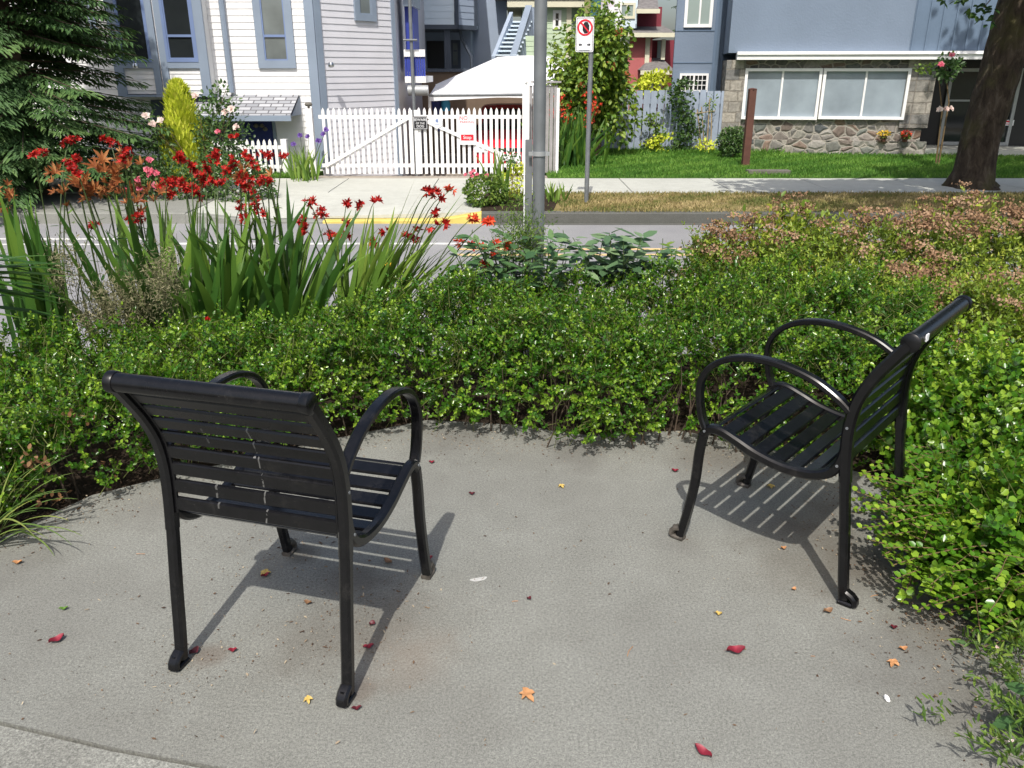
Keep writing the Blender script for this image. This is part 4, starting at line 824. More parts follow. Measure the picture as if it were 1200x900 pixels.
def make_chair(label, loc, rz, hw=.262, mat=None, sticker=False):
    mat = mat or M['black']; r = thing('slatted_chair', label, 'chair', loc, rz, 'black metal slatted chairs on the pavement')
    for s in (1, -1):
        y = s*hw; cut = 20
        lg = build(MB().sweep(POST[:cut], .032, .030, y), 'leg', mat, r, True, local=True)
        fm = MB(); fm.sweep([(-.030, .008), (.014, .008)], .034, .016, y, .3); fm.sweep([(-.036, .010), (-.034, .026), (-.022, .038), (-.004, .046)], .034, .02, y, .3); fm.tube([(-.024, y, .03), (-.024, y, .046)], .009, 6)
        build(fm, 'foot', mat, lg, True, local=True)
        bf = build(MB().sweep(POST[cut-1:], .0325, .036, y), 'back_frame', mat, r, True, local=True)
        build(MB().sweep(SEATR, .030, .032, y), 'seat_rail', mat, r, True, local=True)
        fl = build(MB().sweep(FLEG, .032, .030, y), 'leg', mat, r, True, local=True)
        fm = MB(); fm.sweep([(.578, .008), (.625, .008)], .034, .016, y, .3); fm.sweep([(.626, .010), (.624, .028), (.610, .042), (.592, .047)], .034, .02, y, .3); fm.tube([(.616, y, .03), (.616, y, .048)], .009, 6)
        build(fm, 'foot', M['dirtymetal'], fl, True, local=True)
        a = build(MB().sweep(ARM, .034, .021, y), 'armrest', mat, r, True, local=True)
        for (bx_, bz_) in ((.068, .60), (.080, .47), (.528, .455)): build(MB().tube([(bx_, y+s*.014, bz_), (bx_, y+s*.018, bz_)], .0045, 8), 'bolt', M['galv'], a, True, local=True)
    # slats of the back and the seat
    bl, L = resample([p for p in POST if .455 < p[1] < .862], 60)
    mb = MB(); nb = 8; Lw = L/nb
    def slat(path, c0, wid, off):
        d = np.array(path); dd = np.r_[0, np.cumsum(np.linalg.norm(np.diff(d, axis=0), axis=1))]
        pts = [np.array([np.interp(q, dd, d[:, 0]), np.interp(q, dd, d[:, 1])]) for q in (c0-wid/2, c0, c0+wid/2)]
        tn = pts[2]-pts[0]; tn /= np.linalg.norm(tn); nn = np.array([-tn[1], tn[0]])*off; th = .007; Nn = np.array([-tn[1], tn[0]])
        sec = [pts[0]+nn, pts[0]+nn+Nn*th*.5+tn*.002, pts[0]+nn+Nn*th+tn*.005, pts[2]+nn+Nn*th-tn*.005, pts[2]+nn+Nn*th*.5-tn*.002, pts[2]+nn, pts[2]+nn-Nn*.0008-tn*.004, pts[0]+nn-Nn*.0008+tn*.004]
        k = len(sec); V = [(q[0], yy, q[1]) for yy in (-hw+.0145, hw-.0145) for q in sec]
        mb.add(V, [tuple(range(k)), tuple(range(2*k-1, k-1, -1))]+[(j, k+j, k+(j+1) % k, (j+1) % k) for j in range(k)])
    for i in range(nb): slat(bl, (i+.5)*Lw, Lw-.010, -.004)
    build(mb, 'backrest', mat, r, False, local=True)
    for s in (1, -1): build(MB().sweep(bl, .010, .010, s*(hw-.020)), 'slat_bracket', mat, r, False, local=True)
    sl_, L = resample([p for p in SEATR if p[0] > .085], 60); mb = MB(); ns = 8; Lw = L/ns
    for i in range(ns): slat(sl_, (i+.5)*Lw, Lw-.010, .001)
    build(mb, 'seat', mat, r, False, local=True)
    mb = MB()
    for x_, z_ in ((.30, .398),): mb.tube([(x_, -hw+.012, z_-.008), (x_, hw-.012, z_-.008)], .008, 8)
    build(mb, 'crossbar', mat, r, True, local=True)
    tx, tz = -.062, .893
    tr = build(MB().tube([(tx, -hw+.012, tz), (tx, hw-.012, tz)], .024, 20), 'top_rail', mat, r, True, local=True)
    for s in (1, -1):
        build(MB().tube([(tx, s*(hw-.012), tz), (tx, s*(hw-.009), tz), (tx, s*(hw+.010), tz), (tx, s*(hw+.015), tz)], [.0255, .0275, .0275, .021], 20), 'end_cap', mat, tr, True, local=True)
    if sticker: build(MB().box((tx-.024, hw-.055, tz+.006), (.004, .022, .020)), 'sticker', M['signwhite'], tr, local=True)
    return r
A_, B_ = G(408, 818), G(214, 778)
make_chair('black slatted metal chair seen from behind, with white streaks down its backrest', ((A_[0]+B_[0])/2, (A_[1]+B_[1])/2, 0), R(74.4), .262, M['blackdrip'])
make_chair('black slatted metal chair seen from the side, its back against the right hedge', (1.236, 2.405, 0), R(139.2), .266, None, True)

# ------------------------------------------------------------------ hedges
def sdist(P, poly):                      # signed distance to a plan polygon, inside positive
    poly = np.array(poly); d = np.full(len(P), 1e9); ins = np.zeros(len(P), bool); n = len(poly)
    for i in range(n):
        a, b = poly[i], poly[(i+1) % n]; e = b-a; w = P-a; t_ = np.clip((w@e)/(e@e), 0, 1); d = np.minimum(d, np.linalg.norm(w-t_[:, None]*e, axis=1))
        c = ((a[1] > P[:, 1]) != (b[1] > P[:, 1])) & (P[:, 0] < (b[0]-a[0])*(P[:, 1]-a[1])/((b[1]-a[1]) if abs(b[1]-a[1]) > 1e-9 else 1e-9)+a[0]); ins ^= c
    return np.where(ins, d, -d)
def hfield(P, poly, hfun, w=.32, lump=.06, seed=3):
    d = sdist(P, poly); q = np.clip(d/w, 0, 1); P3 = np.c_[P, np.zeros(len(P))]
    d = d+.075*noise3(P3, seed+5, 5.5)*np.clip(d/.1, 0, 1); q = np.clip(d/w, 0, 1)
    h = hfun(P)*(1-(1-q)**2.4)**.42+lump*noise3(P3, seed, 5)*q+lump*.5*noise3(P3, seed+9, 14)*q
    return d, np.maximum(h, 0)
def hedge(root, poly, hfun, nspr, mat, sprL, lfL, w=.32, lump=.06, seed=3, depth=.16, npair=6, side=.25, tip=1., twig=True, lfW=.62, keep=None, lean=.35):
    poly = np.array(poly); lo, hi = poly.min(0)-.05, poly.max(0)+.05
    P = lo+rng.random((nspr*3, 2))*(hi-lo); d, h = hfield(P, poly, hfun, w, lump, seed); ok = d > .0; P, d, h = P[ok], d[ok], h[ok]
    # more samples near the edge where the surface is steep
    pr = np.where(d < w, 1., .42); ok = rng.random(len(P)) < pr; P, d, h = P[ok], d[ok], h[ok]
    if keep is not None: ok = keep(P); P, d, h = P[ok], d[ok], h[ok]
    P, d, h = P[:nspr], d[:nspr], h[:nspr]; n = len(P)
    e = .02; gx = (hfield(P+[e, 0], poly, hfun, w, lump, seed)[1]-h)/e; gy_ = (hfield(P+[0, e], poly, hfun, w, lump, seed)[1]-h)/e
    nrm = unit(np.c_[-gx, -gy_, np.ones(n)])
    dep = rng.random(n)**1.6*depth; z = h-dep
    st = d < w*.55; zz = .04+rng.random(n)*(h-.04); z = np.where(st & (rng.random(n) < .75), zz, z); z = np.maximum(z, .03)
    # sideways normal for the flanks
    gd = np.c_[(sdist(P+[e, 0], poly)-d)/e, (sdist(P+[0, e], poly)-d)/e]; out = np.c_[-gd, np.zeros(n)]
    P = P+gd*(np.where(st, np.clip(h-z-.10, 0, .4)*lean, 0))[:, None]
    low = (h-z > .06) & st; nrm = np.where(low[:, None], unit(out+np.array([0, 0, .35])), nrm)
    keepv = (dep < depth*.98) & ~((z < .09) & (d < .07+.04*noise3(np.c_[P, z], 2, 9))) & (noise3(np.c_[P, z], seed+40, 16)+noise3(np.c_[P, z], seed+41, 7)*.7 > -.60); o = np.c_[P, z][keepv]; nrm = nrm[keepv]; n = len(o)
    D = unit(nrm*.9+np.array([0, 0, .35])+rng.normal(size=(n, 3))*.42)
    o = o-D*(sprL*.6)
    Ls = sprL*(.6+.8*rng.random(n)); X = unit(np.cross(D, rdir(n))); Y = np.cross(D, X)
    Ps, Ds, Ns, LL, VV = [], [], [], [], []
    sv = rng.random(n)
    bend = rdir(n)*.25
    for k in range(npair):
        f_ = (k+.6)/npair; pos = o+D*(Ls*f_)[:, None]+bend*(Ls*f_*f_)[:, None]
        ax = X if k % 2 else Y
        for s in (1, -1):
            side_ = ax*s; dl = unit(D*.65+side_*.85+rng.normal(size=(n, 3))*.18); nn = unit(D*.9-side_*.5+nrm*.5+rng.normal(size=(n, 3))*.25)
            Ps.append(pos); Ds.append(dl); Ns.append(nn); LL.append(lfL*(1.05-.35*f_)*(.8+.4*rng.random(n))); VV.append(.55*sv+.2*rng.random(n)+.32*f_**3*tip)
    Ps.append(o+D*Ls[:, None]+bend*Ls[:, None]); Ds.append(D+rng.normal(size=(n, 3))*.2); Ns.append(nrm); LL.append(lfL*.6*np.ones(n)); VV.append(.6*sv+.35*tip)
    Pp, Dd, Nn, L_, V_ = map(np.concatenate, (Ps, Ds, Ns, LL, VV))
    leaves('foliage', Pp, Dd, Nn, L_, L_*lfW, mat, root, np.clip(V_, 0, 1), .14)
    if twig:
        a, b = o-D*.03, o+D*Ls[:, None]*.9+bend*(Ls*.8)[:, None]; r_ = .0011+.0008*rng.random(n); V = np.zeros((n, 6, 3))
        for j, an in enumerate((0, 2.094, 4.189)):
            of = (X*math.cos(an)+Y*math.sin(an)); V[:, j] = a+of*r_[:, None]*1.3; V[:, 3+j] = b+of*r_[:, None]*.6
        bi = np.arange(n)[:, None]*6; F = np.concatenate([bi+np.array(q) for q in ([0, 1, 4, 3], [1, 2, 5, 4], [2, 0, 3, 5])])
        npmesh('twigs', V.reshape(-1, 3), F, M['greentwig'], root, np.zeros(n*6))
    return o
def stems(root, pts, n, hfun, mat=None, r=.004):
    mb = MB(); mb_pts = np.array(pts)
    for i in range(n):
        k = rng.integers(len(mb_pts)-1); f_ = rng.random(); b = mb_pts[k]*(1-f_)+mb_pts[k+1]*f_+rng.normal(size=2)*.06; h = hfun
        p = [(b[0], b[1], -.04)]; dx, dy = rng.normal(size=2)*.10
        for j in range(1, 4): p.append((b[0]+dx*j/3+rng.normal()*.015, b[1]+dy*j/3+rng.normal()*.015, h*j/3))
        mb.tube(p, [r, r*.85, r*.6, r*.35], 5)
    build(mb, 'stems', mat or M['bark'], root)

# hedge on the left and in the middle
pc = [(-3.6, 1.75), (-2.6, 2.02), (-1.95, 2.45), (-1.74, 2.72), (-1.45, 2.92), (-.95, 3.25), (-.45, 3.5), (-.1, 3.42), (.12, 3.36), (.36, 3.22), (.62, 3.30), (.85, 3.34), (1.12, 3.16), (1.35, 2.98), (1.9, 3.25), (2.2, 3.9), (2.1, 4.55), (1.2, 4.62), (0, 4.45), (-1.0, 4.15), (-1.9, 3.75), (-2.6, 3.45), (-3.8, 2.9)]
def hc(P): x = P[:, 0]; return .42+.10*np.clip((x+2.2)/2, 0, 1)+.05*np.clip((x-.5), 0, 1)
root = thing('boxwood_hedge', 'low curved boxwood hedge running behind both chairs', 'hedge', (-.3, 3.9, -.035))
hedge(root, pc, hc, 23500, M['box'], .10, .0222, w=.20, depth=.19, npair=6, lump=.15, lean=.5)
stems(root, [(-2.5, 2.45), (-1.5, 3.2), (-.4, 3.75), (.4, 3.5), (1.2, 3.4)], 120, .36)
P = []
for (u, v, k) in ((85, 490, 26), (35, 540, 30), (60, 585, 24), (120, 545, 14), (745, 470, 8), (350, 480, 8)):
    for _ in range(k): c = W(u+rng.normal()*12, v+rng.normal()*6, {85: 2.90, 35: 2.68, 60: 2.70, 120: 3.0}.get(u, 3.45)+rng.normal()*.05); P.append(c)
P = np.array(P); leaves('dead_leaves', P, rdir(len(P)), rdir(len(P))+[0, -.6, .6], .024, .013, leafmat('dead_leaf', (.07, .035, .015), (.16, .085, .04), (.28, .17, .09), .8, .15, .1), root)
# hedge on the right by the second chair
pr_ = [(1.40, 3.0), (1.52, 2.75), (1.30, 2.52), (1.20, 2.32), (1.22, 2.12), (1.38, 2.0), (1.62, 1.86), (2.0, 1.78), (2.8, 1.5), (3.6, 2.4), (3.2, 3.3), (2.3, 3.75), (1.8, 3.5)]
pr_ = [(1.50, 3.0), (1.60, 2.75), (1.42, 2.55), (1.30, 2.33), (1.28, 2.16), (1.40, 2.03), (1.62, 1.90), (2.0, 1.78), (2.8, 1.5), (3.6, 2.4), (3.2, 3.3), (2.3, 3.75), (1.8, 3.5)]
def hr(P): return .36+.10*np.clip((P[:, 1]-2)/1.2, 0, 1)+.03*np.clip(P[:, 0]-1.5, 0, 1)
root = thing('boxwood_hedge', 'leafy boxwood hedge at the right edge with long low shoots over the pavement', 'hedge', (2.0, 2.5, -.035))
hedge(root, pr_, hr, 5000, M['boxbig'], .17, .034, depth=.20, npair=7, lump=.10, seed=11, tip=1.1, lfW=.82)
stems(root, [(1.7, 2.2), (1.75, 2.9)], 40, .3)
# long low shoots
def shoots(root, bases, mat, L0, lf):
    Ps, Ds, Ns, LL, VV = [], [], [], [], []; mb = MB()
    for (x_, y_, z_, az, el, L) in bases:
        d = np.array([math.cos(az)*math.cos(el), math.sin(az)*math.cos(el), math.sin(el)]); p = np.array([x_, y_, z_]); pts = [p.copy()]; m = int(L/.013)
        for k in range(m):
            d = unit(d+np.array([0, 0, -.012])+rng.normal(size=3)*.02); p = p+d*.013; p[2] = max(p[2], .015); pts.append(p.copy())
            s_ = np.cross(d, [0, 0, 1.]); s_ = unit(s_); 
            if k % 2 == 0:
                a_ = rng.uniform(-.4, .4)
                for sg in (1, -1):
                    Ps.append(p.copy()); Ds.append(unit(d*.5+s_*sg+np.array([0, 0, .25+a_]))); Ns.append(unit(np.array([0, 0, 1.])+rng.normal(size=3)*.3)); LL.append(lf*(.75+.5*rng.random())*(1.05-.4*k/m)); VV.append(.35+.6*(k/m)**2*rng.random()+.2*rng.random())
        mb.tube(pts[::3]+[pts[-1]], .0016, 5)
    leaves('low_shoot_leaves', np.array(Ps), np.array(Ds), np.array(Ns), np.array(LL), np.array(LL)*.75, mat, root, np.clip(VV, 0, 1), .12); build(mb, 'low_shoots', M['twig'], root)
bs = []
for _ in range(110):
    i = rng.integers(1, 6); f_ = rng.random(); a_, b_ = np.array(pr_[i]), np.array(pr_[i+1]); p = a_*(1-f_)+b_*f_; bs.append((p[0]+.10, p[1]+.05, .08+.22*rng.random(), R(180+rng.uniform(-60, 70)), R(rng.uniform(-12, 25)), .14+.17*rng.random()))
shoots(root, bs, M['boxbig'], 0, .030)
# spirea behind, faded flower heads
ps = [(.95, 4.62), (1.35, 4.30), (1.75, 3.95), (2.1, 3.62), (2.9, 3.2), (3.9, 2.7), (5.2, 3.6), (5.4, 4.86), (1.0, 4.90)]
def hs(P): return .46+.11*np.clip((P[:, 0]-.9)/.8, 0, 1)+.17*np.clip((P[:, 1]-3.8), 0, 1)+.05*np.clip(P[:, 0]-2.4, 0, 1)
root = thing('spirea_shrub', 'spirea bed with faded pinkish-brown flower heads behind the right chair', 'shrub', (2.8, 4.2, -.035))
hedge(root, ps, hs, 11000, M['spirea'], .14, .034, w=.25, depth=.2, npair=6, lump=.12, seed=21, lfW=.38)
stems(root, [(1.5, 4.5), (3, 3.9)], 60, .5)
nf = 760; poly = np.array(ps); P = poly.min(0)+rng.random((nf*4, 2))*(poly.max(0)-poly.min(0)); d, h = hfield(P, ps, hs, .25, .12, 21)
cl = noise3(np.c_[P, np.zeros(len(P))], 5, 3.); ok = (d > .03) & (cl+(P[:, 1]-4.0)*1.0+.25*(P[:, 0]-2.2) > -.15+rng.random(len(P))*.9); P, h = P[ok][:nf], h[ok][:nf]; n = len(P)
def heads(name, root, C, rad, m, mat, L, flat=.35):
    n = len(C); Q = rng.normal(size=(n, m, 3))*rad[:, None, None]*np.array([.5, .5, .5*flat]); P_ = (C[:, None]+Q).reshape(-1, 3); k = len(P_)
    v = np.clip(np.repeat(rng.random(n), m)*.7+rng.random(k)*.3, 0, 1)
    return leaves(name, P_, rdir(k)+[0, 0, .3], unit(rdir(k)+np.array([0, -.3, .9])), L*(.7+.6*rng.random(k)), L*.8, mat, root, v, .2)
C = np.c_[P, h+.035+.03*rng.random(n)]; heads('faded_flower_heads', root, C, .055+.035*rng.random(n), 52, M['spireaflower'], .016)
for u, v in ((895, 271), (902, 265), (870, 315), (1008, 320), (861, 258)):
    c = W(985 if u == 861 else u+55 if u < 900 else u, v, 4.4); 
C2 = np.array([W(951, 315, 4.45), W(946, 313, 4.5), W(993, 298, 4.6), W(935, 316, 4.45)]); heads('pink_flower_heads', root, C2, np.array([.035]*4), 60, M['pink'], .012)
# taller spirea sprays standing above the bed
C3 = [W(u_+rng.normal()*4, v_+rng.normal()*3, 4.75+.1*rng.random()) for u_, v_ in ((925, 236), (915, 243), (935, 232), (905, 246), (940, 243), (845, 268), (858, 262), (870, 262), (832, 280), (1140, 224), (1120, 232), (1150, 235), (1105, 238), (880, 258), (890, 255), (960, 255), (985, 252), (1010, 250), (1170, 240), (1080, 245))]
mb = MB(); Pl = []
for c in C3:
    b = np.array([c[0]+rng.normal()*.05, min(c[1], 4.75)-.05, .35]); pts = [b*(1-f_)+c*f_+np.array([0, 0, .03*math.sin(f_*3.1)]) for f_ in np.linspace(0, 1, 6)]; mb.tube(pts, .0025, 5)
    Pl += [b*(1-f_)+c*f_ for f_ in np.linspace(.2, .97, 40)]
build(mb, 'tall_stems', M['twig'], root); Pl = np.repeat(np.array(Pl), 2, 0); Pl = Pl+rng.normal(size=Pl.shape)*.03; leaves('tall_stem_leaves', Pl, rdir(len(Pl))+[0, 0, .2], rdir(len(Pl))+[0, 0, 1], .05, .02, M['spirea'], root)
heads('tall_flower_heads', root, np.repeat(np.array(C3), 3, 0)+rng.normal(size=(len(C3)*3, 3))*.035, np.full(len(C3)*3, .04), 40, M['spireaflower'], .013)

# ------------------------------------------------------------------ sword-leaved plants
def blade(V, F, VV, base, az, th0, bend, L, w, ns=9, twist=None, fold=.25):
    a = az; tw = rng.uniform(0, math.pi) if twist is None else twist; p = np.array(base, float); pts = []; ds = []
    for k in range(ns+1):
        t_ = k/ns; th = th0+bend*t_**1.8; d = np.array([math.sin(th)*math.cos(a), math.sin(th)*math.sin(a), math.cos(th)]); pts.append(p.copy()); ds.append(d); p = p+d*L/ns
    i0 = len(V); vr = rng.random()
    for k in range(ns+1):
        t_ = k/ns; d = ds[k]; s = np.array([math.cos(tw), math.sin(tw), 0.]); s = s-d*(s@d); s = unit(s); n_ = np.cross(s, d)
        ww = w*min(1, .45+t_*2.2)*(1-t_**2.6)**.8*.5+.0006
        V += [pts[k]-s*ww, pts[k]+n_*ww*fold, pts[k]+s*ww]; VV += [min(1, vr*.8+.15*t_)]*3
    for k in range(ns):
        b = i0+k*3; F += [(b, b+1, b+4, b+3), (b+1, b+2, b+5, b+4)]
    return pts
def clump(root, base, n, L, w, spread=.5, az=None, azs=math.pi, bend=.5, mat='blade', rb=.05, thmin=0.02, Lv=.35, twist=None):
    V, F, VV = [], [], []
    for _ in range(n):
        a = (az if az is not None else 0)+rng.uniform(-azs, azs); b = np.array(base)+np.array([rng.normal()*rb, rng.normal()*rb, 0])
        tw = None if twist is None else twist+rng.normal()*.45
        blade(V, F, VV, b, a, thmin+abs(rng.normal())*spread, abs(rng.normal())*bend, L*(1-Lv*rng.random()), w*(.7+.5*rng.random()), twist=tw)
    npmesh('leaves', np.array(V), np.array(F), M[mat], root, np.array(VV), True)
def floret(Ps, Ds, Ns, Ls, c, ax, L, n=6, open_=.8):
    ax = unit(np.array(ax, float)); x = unit(np.cross(ax, rng.normal(size=3))); y = np.cross(ax, x)
    for k in range(n):
        a = 2*math.pi*k/n+rng.normal()*.15; s = x*math.cos(a)+y*math.sin(a); Ps.append(c+ax*L*.25); Ds.append(unit(ax*(1-open_*.55)+s*open_)); Ns.append(ax); Ls.append(L*(.8+.3*rng.random()))
def spike(root, base, c, nfl, L, size, mat, stem='greenstem'):
    """arching stem from base to c, ending in a one-sided head of nfl small funnel flowers"""
    base = np.array(base); c = np.array(c); m = base*.35+c*.65; m[2] = c[2]*.9+base[2]*.1+.02; q = np.array([base*(1-t_)**2+2*m*t_*(1-t_)+c*t_*t_ for t_ in np.linspace(0, 1, 9)])
    d = unit(c-m+1e-6); hd = unit(np.array([d[0] if abs(d[0]) > .05 else rng.choice([-1, 1])*.6, rng.normal()*.4, .25]))
    e = c+hd*size
    build(MB().tube(list(q)+[tuple(e)], [.0035]*6+[.003, .0025, .002, .0015], 5), 'flower_stem', M[stem], root)
    Ps, Ds, Ns, Ls = [], [], [], []
    for k in range(nfl):
        f_ = rng.uniform(-.7, 1); p = c+hd*size*f_+rng.normal(size=3)*size*.16; floret(Ps, Ds, Ns, Ls, p, hd*.4+[0, -.25, .35]+rng.normal(size=3)*.6, L)
    leaves('flower_head', np.array(Ps), np.array(Ds), np.array(Ns), np.array(Ls), np.array(Ls)*.36, M[mat], root, fold=.25)
croc = 'crocosmia clumps behind the hedge'
specs = [ # px of base centre, Y, n blades, L, w, spread, azimuth, azs, bend, mat, label
 (62, 415, 4.35, 36, 1.02, .054, .075, None, math.pi, .12, 'blade', 'dark narrow sword-leaved clump at the far left, standing upright before the road'),
 (180, 372, 4.25, 34, 1.0, .058, .30, None, math.pi, .3, 'blade', 'broad sword-leaved clump with upright fans, second from the left'),
 (250, 382, 4.15, 44, 1.0, .054, .30, None, math.pi, .4, 'blade', 'dense sword-leaved clump under the crimson flowers left of centre'),
 (330, 372, 4.45, 62, .98, .050, .42, None, math.pi, .5, 'blade', 'arching sword-leaved clump right below the dense red flower heads'),
 (415, 368, 4.50, 52, .84, .042, .40, R(5), R(60), .35, 'bladelight', 'sword-leaved clump leaning to the right beside the asphalt'),
]
croots = []
for (u, v, Y, n, L, w, spd, az, azs, bd, mat, lab) in specs:
    b = W(u, v, Y); b[2] = .12 if Y < 5 else 0; r_ = thing('crocosmia', lab, 'plant', (b[0], b[1], -.035), group=croc); croots.append((r_, b))
    clump(r_, (b[0], b[1], -.03), n, L+.12, w, spd, az, azs, bd, mat, rb=.07, twist=0.)
# extra long arching blades of the rightmost clump
V, F, VV = [], [], []
b = croots[4][1]
for k in range(34): blade(V, F, VV, (b[0]+rng.normal()*.08, b[1]+rng.normal()*.05, .0), R(rng.uniform(-25, 25)), R(rng.uniform(14, 44)), rng.uniform(.05, .55), rng.uniform(.75, 1.15), .042, twist=R(100)+rng.normal()*.5)
npmesh('arching_leaves', np.array(V), np.array(F), M['bladelight'], croots[4][0], np.array(VV), True)
V, F, VV = [], [], []
b = croots[0][1]
for k in range(22): blade(V, F, VV, W(-60+rng.normal()*12, 330+rng.normal()*15, 3.9), R(rng.uniform(-20, 10)), R(rng.uniform(75, 100)), rng.uniform(.1, .5), rng.uniform(.4, .7), .042, twist=R(90)+rng.normal()*.3)
npmesh('drooping_leaves', np.array(V), np.array(F), M['blade'], croots[0][0], np.array(VV), True)
def nearest(x):
    return min(croots, key=lambda q: abs(q[1][0]-x))
heads_l = [(123,545,9),(245,500,11),(390,505,10),(252,565,12),(270,605,14),(435,555,12),(630,555,14),(675,590,12),(755,555,16),(805,590,14),(880,565,10),(715,635,13),(600,680,12),(700,690,13),(330,795,8),(470,770,9),(500,770,8),(845,730,9),(915,740,10),(865,770,9),(875,630,9),(940,640,10),(860,660,10),(940,545,6),(1000,555,6),(1090,718,5),(1128,748,7),(1060,775,6),(1075,810,8),(1165,835,4),(650,660,10),(770,640,10),(590,640,9),(730,600,9),(900,690,8)]
for (x_, y_, k) in heads_l:
    u, v = x_/3, y_/3; Y = 4.3+rng.uniform(-.15, .35); c = W(u, v, Y); r_, b = nearest(c[0]); spike(r_, (b[0]*.6+c[0]*.4+rng.normal()*.04, b[1]+rng.normal()*.04, .1), c, int(k*1.5), .024, .030+.0017*k, 'redflower')
heads_r = [(15,170),(65,215),(200,165),(255,175),(335,160),(605,105),(640,118),(665,135),(715,100),(635,210),(840,235),(910,260),(685,270),(625,280),(540,305),(330,365),(770,365),(830,380),(885,390),(940,370),(990,380),(945,430),(880,480),(195,265),(125,335),(190,335),(390,310),(490,335),(530,350)]
for (x_, y_) in heads_r:
    u, v = 360+x_/4.286, 200+y_/4.286; Y = 4.55+rng.uniform(-.1, .3); c = W(u, v, Y); r_, b = nearest(c[0]-.15); spike(r_, (b[0]*.5+c[0]*.5-.08, b[1], .15), c, 4 if x_ not in (605, 640, 840, 910, 880) else 7, .034, .022, 'orangeredflower' if x_ > 700 else 'redflower')
# rusty lilies
lilies = [(25,690,.85),(40,745,.8),(5,720,.85),(215,625,1),(360,600,1.15),(430,630,1.1),(450,655,1.1),(300,665,1.2),(320,690,1.1),(455,575,1.1),(455,735,1),(500,680,1),(540,680,1),(870,590,1),(845,630,1),(950,620,.9),(285,690,1),(395,660,1),(235,690,.9)]
rl = thing('lily_clump', 'tall lilies with rusty orange open flowers among the sword leaves', 'plant', (W(120, 380, 4.4)[0], 4.4, -.035))
for (x_, y_, s_) in lilies:
    u, v = x_/3, y_/3; Y = 4.35+rng.uniform(-.15, .2); c = W(u, v, Y); b = np.array([c[0]+rng.normal()*.08, 4.45, .0])
    build(MB().tube([b, (b*.5+c*.5)+[rng.normal()*.02, 0, .02], c-[0, 0, .02]], [.006, .005, .004], 6), 'flower_stem', M['greenstem'], rl)
    Ps, Ds, Ns, Ls = [], [], [], []
    for _ in range(2 if s_ > 1 else 1):
        ax = unit(np.array([rng.normal()*.6, -.6, .5+rng.random()*.4])); floret(Ps, Ds, Ns, Ls, c+rng.normal(size=3)*.025, ax, .058*s_, 7, .8); floret(Ps, Ds, Ns, Ls, c+rng.normal(size=3)*.03, ax+rng.normal(size=3)*.5, .045*s_, 7, .6); floret(Ps, Ds, Ns, Ls, c+rng.normal(size=3)*.04, ax+rng.normal(size=3)*.7, .04*s_, 6, .7)
        floret(Ps, Ds, Ns, Ls, c+rng.normal(size=3)*.02, ax, .05*s_, 5, .35)
    leaves('lily_flower', np.array(Ps), np.array(Ds), np.array(Ns), np.array(Ls), np.array(Ls)*.24, M['lily'], rl, fold=.3)
n = 260; q = rng.random(n); sx = rng.integers(0, len(lilies), n); P = []
for i in range(n): u, v, _ = lilies[sx[i]]; c = W(u/3, v/3, 4.42); P.append([c[0]+rng.normal()*.03, c[1]+rng.normal()*.05, c[2]*rng.uniform(.2, .92)])
leaves('stem_leaves', np.array(P), rdir(n)*[1, 1, .4]+[0, 0, .1], rdir(n)*.4+[0, 0, 1], .09, .016, M['blade'], rl)
# wispy dry weeds
r_ = thing('wispy_weed', 'wispy pale dried weed patch at the left back of the hedge', 'plant', (W(140, 380, 3.95)[0], 3.95, -.035))
P = []; D = []
for (u, v, su, sv, k) in ((145, 355, 34, 24, 3600), (192, 330, 16, 26, 1500), (75, 315, 16, 26, 700), (120, 375, 30, 14, 1200)):
    for _ in range(k): P.append(W(u+rng.normal()*su*.7, v+rng.normal()*sv*.7, 3.95+rng.normal()*.1))
P = np.array(P); leaves('fine_leaves', P, rdir(len(P))+[0, 0, .3], rdir(len(P)), .022, .0045, M['wispy'], r_)
mb = MB()
for _ in range(40):
    u, v = ((150, 340), (190, 315), (78, 305))[rng.integers(3)]; c = W(u+rng.normal()*16, v+rng.normal()*20, 3.95+rng.normal()*.08); mb.tube([(c[0]*.95+rng.normal()*.04-.03, c[1], .0), (c[0]+rng.normal()*.02, c[1], c[2]*.6), c], [.002, .0015, .0008], 4)
build(mb, 'stems', M['wispy'], r_)
# broad-leaved dark plants in the middle
def broad(label, cu, cv, Y, wu, wv, n, L, Wd, mat, stalks=8, dz=.25):
    c = W(cu, cv, Y); r_ = thing('broadleaf_plant', label, 'plant', (c[0], Y, -.035)); P = []; D = []; mb = MB()
    for s in range(stalks):
        t_ = W(cu+rng.uniform(-1, 1)*wu, cv+rng.uniform(-1, .9)*wv, Y+rng.normal()*.12); b = np.array([c[0]+rng.normal()*.1, Y+rng.normal()*.06, 0.]); pts = [b*(1-f_)+t_*f_+np.array([0, 0, .04*math.sin(3.14*f_)]) for f_ in np.linspace(0, 1, 6)]; mb.tube(pts, [.005, .0045, .004, .0035, .003, .002], 6)
        for k in range(n//stalks):
            f_ = 1-.42*rng.random()**1.5; p = b*(1-f_)+t_*f_; a = rng.uniform(0, 6.28); P.append(p+[0, 0, .03*math.sin(3.14*f_)]); D.append([math.cos(a), math.sin(a), rng.uniform(-.35, .45)])
    build(mb, 'stems', M['greenstem'], r_); P = np.array(P); D = np.array(D)
    leaves('leaves', P+unit(D)*.02, D, rdir(len(P))*.25+[0, -.15, 1], L*(.7+.5*rng.random(len(P))), Wd*(.7+.5*rng.random(len(P))), M[mat], r_, fold=.10); return r_
broad('dark glossy broad-leaved plant left of the steel pole base', 600, 304, 4.5, 76, 30, 520, .10, .040, 'peony', 34)
broad('blue-green broad-leaved plant right of the steel pole base', 724, 291, 4.6, 58, 25, 260, .125, .055, 'peonyblue', 20)
